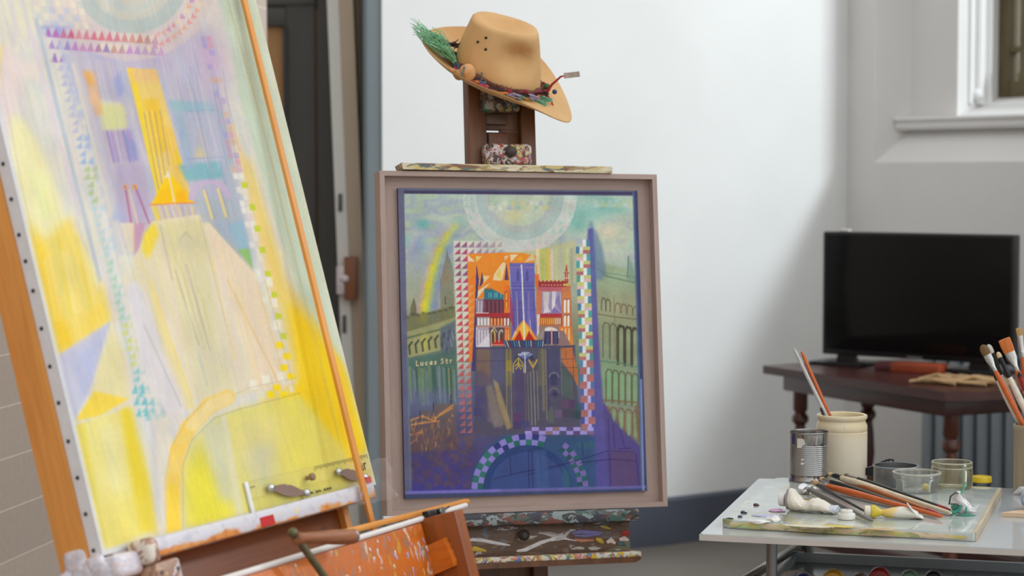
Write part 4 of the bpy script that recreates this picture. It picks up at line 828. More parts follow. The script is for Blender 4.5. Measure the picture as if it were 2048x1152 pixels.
b = B().lathe([(.006, 0), (.007, .008), (.012, .014), (.0125, .022), (.006, .028)], 16, T(.302, .0, -.051) @ RX(90)); b.done('drawer_knob', plain('dark_knob', S(44, 36, 32), .35, var=.3, scale=40), db)
b = B(); b.box((.035, -.040, -.108), (.567, .054, -.096), .002); b.done('brush_ledge', M_sp4, ez)
b = B(); b.prism([(.035, -.108), (.566, -.108), (.566, -.113), (.553, -.120), (.035, -.120)], -.039, .054, 'y'); b.done('ledge_underside', M_brown, ez)
# thick paint strokes standing proud on the drawer front and ledge
def daub(b, pts, w, h, y, seg=6):
    b.tube([(x, y, z) for x, z in pts], [w * k for k in ([.5] + [1] * (len(pts) - 2) + [.4])], seg)
for nm, col, strokes in (('white_stroke', (208, 204, 204), [([(.165, -.062), (.19, -.057), (.215, -.06), (.24, -.066), (.275, -.073)], .004), ([(.29, -.086), (.31, -.084), (.345, -.07), (.40, -.056)], .0045), ([(.37, -.067), (.40, -.063), (.43, -.069)], .002)]),
                         ('violet_stroke', (118, 112, 168), [([(.42, -.052), (.44, -.049), (.47, -.053), (.49, -.053)], .005), ([(.425, -.057), (.45, -.059), (.485, -.057)], .003)]),
                         ('yellow_stroke', (186, 156, 44), [([(.175, -.08), (.195, -.077), (.22, -.083)], .006), ([(.475, -.066), (.485, -.07), (.492, -.076)], .006), ([(.49, -.04), (.5, -.042), (.51, -.045)], .003)]),
                         ('coral_stroke', (196, 120, 96), [([(.425, -.066), (.44, -.069), (.47, -.069)], .0035)]),
                         ('red_stroke', (150, 40, 34), [([(.535, -.058), (.545, -.055), (.555, -.058)], .008)]),
                         ('pale_stroke', (206, 190, 180), [([(.53, -.07), (.542, -.068), (.552, -.072)], .006), ([(.50, -.075), (.51, -.07), (.52, -.078)], .007)]),
                         ('teal_stroke', (60, 92, 90), [([(.525, -.08), (.535, -.078), (.545, -.084)], .006)])):
    pm = plain(nm + '_paint', S(*col), .4, var=.15, scale=60, bump=.3)
    for pts, w in strokes:
        b = B(); daub(b, pts, w, 0, -.0005)
        for v in b.bm.verts: v.co.y = -.0005 + (v.co.y + .0005) * .35
        b.done(nm, pm, db)
# base of the easel on the floor
def wbox(name, a, c, bev, m, parent, inv, M=Matrix()):
    B().box(a, c, bev, M=inv @ M).done(name, m, parent)
Fe = T(-.27, 4.40, 0) @ RZ(16.7)
for x in (.19, .36): wbox('base_foot', (x, -.25, .0), (x + .06, .45, .06), .004, M_brown, ez, FCi, Fe)
wbox('base_rail', (.10, -.13, .06), (.51, -.07, .12), .004, M_brown, ez, FCi, Fe)
b = B(); q0 = FCi @ (Fe @ Vector((.30, .40, .06))); b.tube([q0, (.30, .11, .45)], .016, 8); b.done('rear_strut', M_brown, ez)

fp = thing('framed_painting', 'violet and orange cathedral painting in a grey-brown frame on the dark easel', 'painting', FC)
M_fr = wood('taupe_limed_wood', S(188, 164, 152), S(168, 146, 136), 'x', 8, .55, .3); M_frz = wood('taupe_limed_wood_upright', S(188, 164, 152), S(168, 146, 136), 'z', 8, .55, .3)
def mitred(x0, z0, x1, z1, w, y0, y1, parent, name):
    c = [(x0, z0), (x1, z0), (x1, z1), (x0, z1)]; i = [(x0 + w, z0 + w), (x1 - w, z0 + w), (x1 - w, z1 - w), (x0 + w, z1 - w)]
    for k in range(4):
        j = (k + 1) % 4; b = B(); b.prism([c[k], c[j], i[j], i[k]], y0, y1, 'y'); b.done(name, M_fr if k % 2 == 0 else M_frz, parent)
mitred(.0, .0, .648, .754, .011, 0, .052, fp, 'frame_rail')
mitred(.0105, .0105, .6375, .7435, .036, .026, .034, fp, 'inner_moulding')
B().box((.011, .034, .011), (.637, .050, .743)).done('backing_board', plain('dark_backing', S(70, 60, 58), .8), fp)
cv = B().box((.0440, .0145, .036), (.605, .034, .718), .0).done('canvas_edge', plain('navy_painted_edge', S(74, 72, 92), .6, var=.2, scale=30), fp)
painted('picture', paint_finished(), .044, .036, .605, .718, 470, 560, [(810.1, 997.6), (1294.3, 981.6), (1274.8, 381.4), (795.9, 375.9)], GAIN_C, fp, .0142, .55, .15, .35)

# ------------------------------------------------------------------ straw hat
yh = (FC @ Vector((.298, .07, .985))).y
HM = T(*atY(994, 154, yh)) @ RX(25) @ RY(21)
hat = thing('hat', 'tan straw hat with a curled brim and coloured cords, hung on top of the easel', 'hat', HM)
g = N('woven_straw'); g.set(.75)
w1 = g.n('TexWave', wave_type='BANDS', bands_direction='DIAGONAL'); w1.inputs['Scale'].default_value = 150; w1.inputs['Distortion'].default_value = .6; g.l(g.tc.outputs['Object'], w1.inputs[0])
w2 = g.n('TexWave', wave_type='BANDS', bands_direction='X'); w2.inputs['Scale'].default_value = 170; w2.inputs['Distortion'].default_value = .8; g.l(g.coord((1, 1, -1)), w2.inputs[0])
n = g.noise(14, 3); c = g.ramp(n.outputs[0], [(.25, S(214, 166, 108)), (.75, S(232, 188, 132))]); wv = g.mix(.5, w1.outputs[0], w2.outputs[0])
g.base(g.mix(.25, c, g.ramp(wv, [(.2, GR(.5)), (.6, GR(1))]), 'MULTIPLY')); g.bump(wv, .22, .0008); M_straw = g.m
seg = 96
def crown_pt(t, h):
    """t angle, h 0..1 up the crown side"""
    a, bb = .1045 - .027 * h ** 1.4, .086 - .030 * h ** 1.5; e = 2.0 + .55 * h
    cx, cy = abs(cos(t)) ** (2 / e) * math.copysign(1, cos(t)), abs(sin(t)) ** (2 / e) * math.copysign(1, sin(t))
    x, y = a * cx - .026 * h, bb * cy; z = .123 * h - .012 * h * (x + .02) / .08 * -1 * .6
    dent = math.exp(-((x - .022) / .036) ** 2 - ((z - .080) / .024) ** 2)
    y *= 1 - .62 * dent
    return Vector((x, y, z))
b = B(); rs_ = []
hs = [0, .08, .2, .35, .5, .65, .78, .88, .95, .99]
for h in hs: rs_.append(b.ring([crown_pt(2 * pi * i / seg, h) for i in range(seg)]))
for k, z in ((.93, .006), (.82, .008), (.62, .002), (.42, -.006), (.2, -.012)):
    top = [crown_pt(2 * pi * i / seg, .99) for i in range(seg)]; c0 = Vector((-.03, 0, 0))
    rs_.append(b.ring([Vector((c0.x + (p.x - c0.x) * k, p.y * k, p.z + z)) for p in top]))
b.skin(rs_, False, True)
b.done('crown', M_straw, hat, sharp=80)
def brim_pt(t, f, off=0):
    p = crown_pt(t, 0); L_ = .195 if cos(t) > 0 else .190; q = Vector((L_ * cos(t), .150 * sin(t), 0))
    x, y = p.x + (q.x - p.x) * f, p.y + (q.y - p.y) * f
    s_, c_ = sin(t), cos(t)
    z = f ** 2 * (.034 * max(0, -s_) ** 2 * (1 - .2 * c_) + .05 * max(0, s_) ** 2) + f ** 1.7 * (.030 * max(0, -c_) ** 3 - .030 * max(0, c_) ** 2.2)
    z -= .010 * f * max(0, -s_) ** 2
    return Vector((x, y, z + off))
b = B(); fs = [0, .15, .3, .45, .6, .75, .88, .96, 1.0]
rs_ = [b.ring([brim_pt(2 * pi * i / seg, f) for i in range(seg)]) for f in fs]
rs_ += [b.ring([brim_pt(2 * pi * i / seg, f, -.0028) for i in range(seg)]) for f in reversed(fs)]
b.skin(rs_, False, False); b.done('brim', M_straw, hat, sharp=80)
def around(t, h, out, z=0):
    p = crown_pt(t, h); n_ = Vector((p.x, p.y, 0)).normalized(); return p + n_ * out + Vector((0, 0, z))
def cordm(n_, c): return plain(n_, S(*c), .8, var=.25, scale=60, bump=.3)
for nm, c, r, a0, a1, h, out, z in (('dark_cord', (52, 34, 36), .0065, -176, -30, .02, .006, .006), ('magenta_cord', (176, 50, 104), .0038, -150, -95, .0, .012, .003), ('brown_cord', (112, 66, 48), .0045, -178, 60, .07, .004, .008), ('orange_cord', (196, 120, 60), .003, -120, 20, .03, .011, .002), ('slate_cord', (74, 92, 112), .0035, -170, -105, .03, .010, .008), ('crimson_cord', (140, 40, 60), .003, -80, 10, .06, .008, .009), ('olive_cord', (150, 124, 60), .003, -140, -20, .0, .010, 0)):
    pts = []; R = random.Random(nm)
    for k in range(28):
        t = rad(a0 + (a1 - a0) * k / 27); pts.append(around(t, h + .035 * (1 + sin(k * .9 + a0)) * .5, out + .003 * sin(k * 1.3), z * (.6 + .5 * sin(k * .7 + h * 50))))
    b = B().tube(pts, [r * (1 + .25 * sin(k * 1.9)) for k in range(28)], 8); b.done(nm, cordm(nm + '_fibre', c), hat)
# fringe of feather barbs over the cords
b = B(); R = random.Random(2)
for k in range(60):
    t = rad(R.uniform(-100, -62)); p0 = around(t, .05, .008, .004); p1 = around(t + R.uniform(-.12, .12), .07 + R.uniform(0, .06), .006, R.uniform(.002, .008)); b.tube([p0, (p0 + p1) / 2 + Vector((0, -.003, 0)), p1], [.0016, .0012, .0004], 4)
b.done('feather', plain('brown_feather', S(92, 52, 44), .9, var=.3, scale=60), hat)
# teal twine knots
def twine(name, c, spots, seed):
    R = random.Random(seed); cm_ = cordm(name + '_fibre', c)
    for t, h, o, z, n_ in spots:
        b = B(); cpt = around(rad(t), h, o, z)
        for k in range(n_):
            a = R.uniform(0, 6.3); u = Vector((cos(a), -.4, sin(a) * .6)); v = Vector((-sin(a), -.2, cos(a) * .6))
            b.tube([cpt + (u * cos(w) + v * sin(w)) * R.uniform(.004, .009) + Vector((R.uniform(-.012, .012), 0, 0)) for w in (0, .6, 1.2, 1.8, 2.4)], .0012, 5)
        b.done(name, cm_, hat)
twine('mint_twine', (104, 172, 140), [(-66, .03, .012, .004, 12), (-34, .0, .020, 0, 16), (-24, .02, .022, .004, 8)], 3)
twine('lilac_twine', (158, 150, 180), [(-46, .04, .014, .006, 5), (-70, .04, .014, .004, 4)], 5)
twine('dark_tuft', (50, 34, 36), [(-176, .1, .010, .01, 18), (-165, .05, .014, .008, 16), (172, .22, .008, .008, 12), (-24, .06, .010, .01, 8)], 8)
# green raffia tuft over the left end of the brim
b = B(); R = random.Random(11)
for k in range(95):
    p0 = around(rad(R.uniform(180, 204)), .04, .010, R.uniform(.004, .014)); dx = R.uniform(.04, .112); fl_ = R.uniform(-1, 1)
    q = [p0 + Vector((-dx * t_ + .004 * sin(9 * t_ + k), (.012 + .016 * t_) * fl_ * t_ + .009 * sin(7 * t_ + 2 * k), .016 * sin(2.6 * t_) * abs(fl_) + .030 * t_ + .009 * t_ * sin(8 * t_ + 3 * k))) for t_ in (0, .2, .4, .6, .8, 1)]
    b.tube(q, [.0012, .0012, .0011, .001, .0008, .0005], 4)
b.done('raffia_tuft', plain('green_raffia', S(132, 190, 146), .8, var=.35, scale=60), hat)
b = B()
for p0, dv in (((-.135, -.02, .04), (.02, 0, .022)), ((-.115, .0, .03), (.014, 0, .045)), ((-.115, -.01, .03), (-.02, .0, -.012))): b.tube([p0, Vector(p0) + Vector(dv) * .6 + Vector((.004, 0, .002)), Vector(p0) + Vector(dv)], [.0018, .0014, .0008], 5)
b.done('twig', plain('dark_twig', S(74, 60, 66), .8), hat)
pp = around(rad(-128), .10, .014, .004)
b = B(); b.ball(pp, .019, 3, (1.1, .9, 1.05), .10, 3); b.ball(pp + Vector((-.014, -.004, -.010)), .013, 3, (1.2, .9, .9), .12, 5); b.ball(pp + Vector((-.034, -.002, -.006)), .007, 2, (1.6, .8, .8), .1, 6); pod = b.done('seed_pod', plain('dry_seed_pod', S(206, 156, 104), .7, var=.2, scale=40, bump=.3), hat)
b = B(); b.tube([pp + Vector((-.012, -.012, .016)), pp + Vector((-.012, -.020, -.002)), pp + Vector((-.002, -.02, -.014)), pp + Vector((.016, -.016, -.018))], .002, 6); b.tube([pp + Vector((.030, -.004, .014)), pp + Vector((.034, -.010, .002)), pp + Vector((.036, -.008, -.012))], .0018, 6); b.done('binding_cord', cordm('blue_grey_cord', (96, 122, 128)), pod)
for px_, pz_ in ((-.064, .104), (-.077, .088), (-.056, .080)):
    t0 = min((abs(crown_pt(rad(q / 4), pz_ / .123).x - px_), q / 4) for q in range(-4 * 175, -4 * 5))[1]
    p = crown_pt(rad(t0), pz_ / .123); b = B(); b.ball(p, .0036, 2, (1, .5, 1)); b.done('eyelet', plain('eyelet_brass', S(40, 34, 30), .4), hat)
pr = around(rad(-14), .06, .016, .004)
b = B(); b.tube([pr + Vector((.004, -.004, -.012)), pr, pr + Vector((.004, 0, .024)), pr + Vector((.016, 0, .050)), pr + Vector((.022, 0, .054))], [.003, .0045, .003, .0025, .002], 6); b.tube([pr, pr + Vector((.016, -.006, -.010)), pr + Vector((.03, -.008, -.026))], .0018, 5); rb = b.done('ribbon', plain('red_ribbon', S(170, 40, 46), .7, var=.2, scale=50), hat)
B().box((0, -.001, -.006), (.036, .001, .007), M=Matrix.Translation(pr + Vector((.022, 0, .054))) @ RY(-28)).done('care_label', plain('pale_label', S(196, 180, 172), .7, var=.2, scale=120), rb)
b = B(); b.ball(around(rad(-6), .08, .012, .012), .008, 2); b.done('green_bead', plain('green_bead', S(54, 96, 52), .5), hat)
b = B(); b.ball(around(rad(4), .03, .034, .006), .006, 2); b.done('blue_bead', plain('blue_bead', S(40, 66, 110), .5), hat)

# ------------------------------------------------------------------ left easel with large canvas
FL = plane_frame((-.60453, 3.0, .85839), 63, 16); FLi = FL.inverted()
def onL(px, py, y):
    r = FLi.to_3x3() @ sight(px, py); c = FLi @ Vector((0, 0, CAMZ)); return c + r * ((y - c.y) / r.y)
M_sp6 = splat('white_orange_crust', S(206, 132, 62), S(180, 108, 50), [S(206, 198, 200), S(190, 192, 204), S(222, 212, 206), S(206, 206, 214), S(214, 150, 90), S(196, 198, 200)], .52, 34, 21, 'x', .55, (.6, 1, 1))
M_sp7 = splat('white_paint_crust', S(206, 198, 206), S(190, 186, 198), [S(222, 218, 222), S(210, 206, 216), S(216, 200, 200)], .45, 60, 51, 'x', .6)
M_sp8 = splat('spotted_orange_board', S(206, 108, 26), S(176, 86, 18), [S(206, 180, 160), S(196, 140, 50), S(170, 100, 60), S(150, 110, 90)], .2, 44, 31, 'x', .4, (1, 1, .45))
le = thing('easel', 'orange wooden easel leaning at the left, holding the large unfinished yellow canvas', 'easel', FL)
b = B(); b.prism([(-.004, -.86), (.05, -.86), (.05, 1.06), (-.004, 1.06)], .0235, .080, 'y'); b.done('mast', M_oak, le)
B().box((.36, .0235, -.86), (.43, .06, 1.06), .002).done('mast', M_oak, le)
g = N('half_crusted_ledge'); g.set(.55); sp = g.n('SeparateXYZ'); g.l(g.tc.outputs['Object'], sp.inputs[0])
n = g.noise(26, 4, g.coord((.5, 1, .8))); n2 = g.noise(60, 5, g.coord((.7, 1, 1), (3, 1, 2)))
mz = g.n('MapRange'); g.l(sp.outputs[2], mz.inputs[0]); mz.inputs[1].default_value = -.026; mz.inputs[2].default_value = .002; mz.inputs[3].default_value = -.22; mz.inputs[4].default_value = .32
ad = g.n('Math', operation='ADD'); g.l(mz.outputs[0], ad.inputs[0]); g.l(n.outputs[0], ad.inputs[1])
cr_ = g.ramp(n2.outputs[0], [(.3, S(184, 184, 198)), (.48, S(212, 206, 208)), (.62, S(204, 204, 214)), (.72, S(222, 206, 180))])
wd_ = g.ramp(n2.outputs[0], [(.3, S(196, 112, 44)), (.5, S(222, 146, 74)), (.66, S(206, 166, 110))])
g.base(g.mix(g.ramp(ad.outputs[0], [(.46, GR(0)), (.56, GR(1))]), wd_, cr_)); g.bump(n2.outputs[0], .5, .002)
lg = B().box((.055, -.037, -.022), (.722, -.005, .0065), .004).done('canvas_ledge', g.m, le)
B().box((.02, -.005, -.024), (.722, .0232, -.0012), .002).done('shelf', M_sp6, le)
b = B(); b.box((-.010, .0225, -.040), (.05, .074, .022), .016, seg=4); b.box((-.008, -.030, -.040), (.056, .06, -.003), .012, seg=4)
for i in range(26): b.ball((random.uniform(-.010, .03), random.uniform(-.02, .074), random.uniform(-.038, -.006)), random.uniform(.005, .009), 2, (1, 1, 1), .25, i)
for i in range(9): b.ball((-.006, .005 + .009 * i, -.020 - .002 * i + .006 * sin(i * 2)), .020, 3, (.5, 1, 1.1), .15, i)
b.done('paint_caked_end', M_sp7, le)
b = B(); b.box((.045, -.05, -.03), (.075, -.004, .010), .010, seg=3); b.done('rounded_lug', splat('smeared_lug', S(190, 150, 126), S(160, 124, 104), [S(214, 204, 190), S(150, 110, 96)], .5, 30, 41), le)
br_ = B().box((.055, -.048, -.066), (.115, -.012, -.030), .005).done('bracket', splat('smeared_bracket', S(176, 140, 118), S(150, 116, 96), [S(206, 196, 196), S(196, 160, 130)], .4, 30, 43), le)
for x in (.065, .105): B().lathe([(.0032, 0), (.003, .002)], 10, T(x, -.048, -.046) @ RX(90)).done('screw', M_dark, br_)
B().box((.05, .021, -.50), (.675, .035, -.024), .002).done('lower_board', wood('orange_brown_board', S(146, 78, 20), S(112, 56, 12), 'x', 4), le)  # dark orange-brown wood
B().box((.676, .010, -.50), (.694, .05, -.024), .002).done('board_stile', M_oak, le)
for px0, py0, px1, py1 in ((525, 1034, 547, 1058), (731, 943, 738, 958)):
    a_, c_ = onL(px0, py1, -.0375), onL(px1, py0, -.0375); a2 = onL(px0, py0, -.0375)
    B().box((a_.x, -.0385, max(-.0225, min(a_.z, c_.z) + .003)), (c_.x, -.0368, min(.006, a2.z))).done('red_tape', plain('red_tape', S(196, 24, 30), .4, var=.08), lg)
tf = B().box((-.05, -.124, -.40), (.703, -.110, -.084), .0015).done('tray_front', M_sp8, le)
ts = B().box((.716, -.186, -.40), (.748, -.035, -.078), .0015).done('tray_side', wood('amber_side_board', S(160, 82, 20), S(126, 60, 14), 'z', 5, .4, .6), le)
b = B(); b.prism([(-.118, -.126), (-.160, -.1185), (-.1605, -.128), (-.163, -.131), (-.1635, -.141), (-.166, -.144), (-.1665, -.156), (-.168, -.160), (-.166, -.170), (-.118, -.178)], .702, .7158, 'x'); b.done('dovetail_tongue', wood('amber_tongue', S(222, 124, 34), S(196, 98, 24), 'y', 5, .4, .6), ts)
B().box((-.05, -.11, -.17), (.716, .02, -.16)).done('tray_floor', M_oakx, le)
R = random.Random(6)
for nm, c in (('cream_drip', (214, 204, 190)), ('lilac_drip', (176, 160, 196)), ('ochre_drip', (196, 156, 60)), ('white_drip', (222, 216, 214))):
    pm = plain(nm + '_paint', S(*c), .4, var=.1)
    for k in range(9):
        b = B(); x, z = R.uniform(.18, .70) if nm != 'lilac_drip' else R.uniform(.58, .70), -.086 - abs(R.gauss(0, .05)); l_ = R.uniform(.003, .022) * R.random() ** .5
        b.tube([(x, -.1242, z), (x + R.uniform(-.002, .003), -.1243, z - l_ * .5), (x + R.uniform(-.003, .006), -.1242, z - l_)], [R.uniform(.001, .004), R.uniform(.0008, .003), .0006], 6)
        for v in b.bm.verts: v.co.y = -.1242 + (v.co.y + .1242) * .3
        b.done(nm, pm, tf)
# crank for the lift
b = B(); p0, p1 = onL(586, 1066, -.165), onL(648, 1152, -.165); p2 = p1 + (p1 - p0) * .9
b.tube([p0, p0 + (p1 - p0) * .06, p1, p2], .0062, 12); b.ball(p0, .0085, 2); b.tube([p2, p2 + Vector((0, .14, 0))], .008, 10); ck = b.done('crank_rod', plain('tarnished_iron', S(106, 98, 70), .45, .5, var=.3, scale=50), le)
h0, h1 = onL(592, 1077, -.168), onL(706, 1073, -.168); hm = aim(h0, h1); HL = (h1 - h0).length
b = B().lathe([(.007, 0), (.0105, .003), (.0105, .006), (.0085, .014), (.0095, HL * .35), (.012, HL * .65), (.0125, HL * .85), (.0118, HL - .003)], 24, hm); hd = b.done('crank_handle', wood('worn_handle', S(168, 104, 66), S(112, 66, 40), 'x', 8), le)
b = B().lathe([(.0122, HL - .004), (.0126, HL), (.010, HL + .005), (.004, HL + .007)], 24, hm); b.done('end_cap', M_steel, ck)
# rear prop and feet, standing on the floor
Ff = T(-.60453, 3.0, 0) @ RZ(63)
for x in (.02, .62): wbox('base_foot', (x, -.05, 0), (x + .07, .75, .05), .004, M_oak, le, FLi, T(-.60453, 3.0, 0) @ RZ(63) @ T(0, -.25, 0))
wbox('base_rail', (.02, -.25, .05), (.69, -.19, .11), .004, M_oak, le, FLi, Ff)

cvs = thing('canvas', 'large unfinished pale yellow and lilac cathedral canvas on the orange easel', 'painting', FL)
B().box((0, .0008, 0), (.787, .0222, 1.0), .0).done('stretched_edge', plain('primed_canvas', S(222, 220, 222), .7, var=.04, scale=40, bump=.2), cvs)
painted('picture', paint_unfinished(), 0, 0, .787, 1.0, 420, 620, [(205, 1112), (752, 968.8), (492.1, -82), (-100.9, -179.6)], GAIN_L, cvs, 0, .75, .1, .2)
tk0 = None
for z in (.011, .066, .121, .177, .236, .292, .35, .408, .454, .495, .55, .605, .66, .715, .77, .825, .88, .94):
    if tk0 is None: tk0 = B().lathe([(.0034, 0), (.003, .0012), (.001, .0018)], 10, RY(-90)).done('tack', plain('black_tack', S(22, 22, 24), .4), cvs); c = tk0
    else: c = tk0.copy(); COL.objects.link(c); c.parent = cvs
    c.location = (0, .013 + .0012 * sin(z * 90), z)
# long lath, rods and gear lying along the easel
a_, c_ = FL @ onL(482, -24, -.014), FL @ onL(757, 1100, -.052)
o = B().box((-.0055, -.004, 0), (.0055, .004, (c_ - a_).length), .001).done('lath', M_oak, None, aim(a_, c_)); tag(o, 'long orange wooden lath leaning down across the right side of the large canvas', 'stick')
a_, c_ = FL @ Vector((.02, -.117, -.0785)), FL @ onL(931, 1011, -.117)
o = B().tube([(0, 0, 0), (0, 0, (c_ - a_).length)], .0052, 12).done('rod', plain('white_rod_enamel', S(220, 212, 208), .35, var=.05), None, aim(a_, c_)); tag(o, 'thin white rod lying along the top of the paint-spotted tray board', 'rod')
a_, c_ = FL @ onL(690, 1064, -.098), FL @ onL(934, 1002, -.098)
o = B().box((-.006, -.004, 0), (.006, .004, (c_ - a_).length), .001).done('stick', M_oak, None, aim(a_, c_)); tag(o, 'short flat orange wooden stick lying behind the white rod on the tray', 'stick')
q = onL(868, 1027, -.125); cm = thing('compass_head', 'black beam compass head clamped on the white rod', 'compass', FL @ T(q.x, q.y, q.z))
B().box((-.030, -.007, -.007), (.030, .007, .007), .002, M=RY(3)).done('clamp_body', M_blackm, cm)
B().lathe([(.008, 0), (.0085, .003), (.007, .005)], 18, T(.012, -.008, 0) @ RX(90)).done('thumb_screw', M_grey_metal, cm)
b = B(); b.tube([(.03, 0, .001), (.058, 0, .004)], .0018, 8); b.lathe([(.003, -.02), (.0035, -.008), (.005, -.006)], 10, T(.0, 0, 0)); b.done('needle', M_dark, cm)

# rolling ruler
ru = thing('parallel_ruler', 'clear plastic parallel ruler with brown linking arms, standing on the large canvas ledge', 'ruler', FL)
B().box((.388, -.0042, .031), (.782, -.0012, .058), .0003).done('upper_blade', glassy('clear_acrylic', (.995, .995, .985, 1), .04, .05, (S(210, 205, 180), .025)), ru)
B().box((.388, -.0042, .004), (.782, -.0012, .0295), .0003).done('lower_blade', glassy('clear_acrylic_b', (.985, .985, .95, 1), .04, .05, (S(200, 195, 150), .03)), ru)
B().box((.386, -.0052, .004), (.3945, -.001, .058), .0005).done('white_end', plain('milky_plastic', S(226, 226, 226), .3, var=.05), ru)
b = B()
for i in range(46): b.box((.598 + .0039 * i, -.0046, .052 - (.003 if i % 5 == 0 else 0)), (.5986 + .0039 * i, -.0042, .0576))
for i in range(9):
    if i in (2, 5): continue
    b.box((.560 + .0085 * i, -.0046, .012), (.566 + .0085 * i, -.0042, .0155)); b.box((.560 + .0085 * i, -.0046, .012), (.5615 + .0085 * i, -.0042, .0165))
for x, z, w, h in ((.742, .030, .010, .0045), (.755, .030, .003, .012), (.755, .040, .008, .003), (.742, .036, .008, .003)): b.box((x, -.0046, z), (x + w, -.0042, z + h))
b.box((.398, -.0046, .047), (.412, -.0042, .0482)); b.done('scale_marks', plain('black_ink', S(50, 48, 40), .5), ru)
M_arm = plain('brown_anodised_arm', S(138, 112, 100), .4, .3, var=.05)
for (x0, z0, x1, z1) in ((.448, .039, .548, .0165), (.662, .0385, .742, .017)):
    Lx = math.hypot(x1 - x0, z1 - z0); Ma = T(x0, -.0068, z0) @ RY(math.degrees(math.atan2(z0 - z1, x1 - x0)))
    b = B(); b.prism([(-.006, .002), (.0, .0045), (.014, .0045), (Lx * .3, .0085), (Lx * .42, .0105), (Lx * .5, .0092), (Lx * .58, .0105), (Lx * .7, .0085), (Lx - .014, .0045), (Lx, .0045), (Lx + .006, .002), (Lx + .006, -.002), (Lx, -.0045), (Lx - .014, -.0045), (Lx * .68, -.0085), (Lx * .5, -.0098), (Lx * .32, -.0085), (.014, -.0045), (0, -.0045), (-.006, -.002)], -.0012, .0012, 'y', Ma); ar = b.done('link_arm', M_arm, ru)
    for x in (0, Lx): B().lathe([(.0072, 0), (.0070, .003), (.005, .006), (.001, .0075)], 18, Ma @ T(x, -.001, 0) @ RX(90)).done('rivet', M_steel, ar)
b = B().lathe([(.004, 0), (.0035, .006), (.0065, .009), (.0065, .015), (.004, .017)], 16, T(.566, -.0042, .0405) @ RX(90)); b.done('knob', plain('brown_knob', S(150, 118, 90), .4), ru)
# crumpled clear film
b = B(); R = random.Random(5); nx, nz = 16, 9; G_ = []
for k in range(nz):
    row = []
    for i in range(nx):
        u, v = i / (nx - 1), k / (nz - 1); row.append((.640 + .132 * u, -.044 - .006 * sin(u * 9 + v * 4) * sin(v * 5 + 1) - R.uniform(0, .005), -.030 + (.012 + .062 * min(1, u * 1.6)) * v + R.uniform(-.002, .002)))
    G_.append(b.ring(row))
b.skin(G_, False, False, False); o = b.done('plastic_film', glassy('clear_film', (.99, .99, .985, 1), .10, .12, (S(214, 200, 196), .10)), None, FL); tag(o, 'crumpled clear plastic film over the right end of the paint-crusted canvas ledge', 'plastic film')
# ------------------------------------------------------------------ trolley
TF = T(.351, 3.801, 0) @ RZ(-15.5); TFi = TF.inverted()
tr = thing('trolley', 'two-tier trolley table with a glossy pale grey top, holding the glass palette and jars', 'trolley', TF)
g = N('glossy_grey_laminate'); g.set(.07); n = g.noise(3, 3); g.base(g.ramp(n.outputs[0], [(.3, S(176, 180, 182)), (.7, S(186, 189, 190))])); g.p.inputs['Specular IOR Level'].default_value = .6
b = B(); b.prism([(.006, 0), (.98, 0), (.986, .006), (.986, .724), (.98, .73), (.006, .73), (0, .724), (0, .006)], .7395, .75, 'z'); b.done('tabletop', g.m, tr)
b = B()
for a_, c_ in (((0, -.0012, .738), (.986, .0008, .7485)), ((-.0012, 0, .738), (.0008, .73, .7485)), ((0, .7292, .738), (.986, .7312, .7485))): b.box(a_, c_)
b.done('edge_band', plain('pale_edge_band', S(196, 190, 184), .5, var=.05), tr)
for x, y in ((.125, .07), (.90, .07), (.125, .62), (.90, .62)):
    B().tube([(x, y, .05), (x, y, .74)], .0105, 16).done('leg', M_grey_metal, tr)
    w = B().lathe([(.008, -.011), (.022, -.011), (.025, -.006), (.025, .006), (.022, .011), (.008, .011)], 20, T(x, y, .025) @ RX(90)).done('castor', M_black, tr)
b = B(); b.box((.085, .02, .582), (.94, .62, .592)); b.done('lower_shelf', plain('dark_mirror_shelf', S(96, 100, 102), .2, .3, var=.08), tr)
b = B(); b.box((.085, .606, .590), (.94, .620, .612)); b.box((.085, .02, .590), (.10, .62, .607)); b.done('shelf_rim', plain('pale_shelf_rim', S(172, 180, 184), .3, var=.06), tr)
pa, pb = TFi @ atY(1601, 1090, 4.42), TFi @ atY(1490, 1160, 3.93)
b = B(); mm = aim(pa, pb); Lr = (pb - pa).length; b.box((-.008, -.0065, 0), (.008, .0065, Lr), .001, mm); sr = b.done('side_rail', plain('olive_steel_rail', S(120, 118, 104), .22, .8, var=.05), tr)
B().box((-.010, -.008, -.006), (.010, .008, .012), .001, mm).done('rail_cap', M_black, sr)

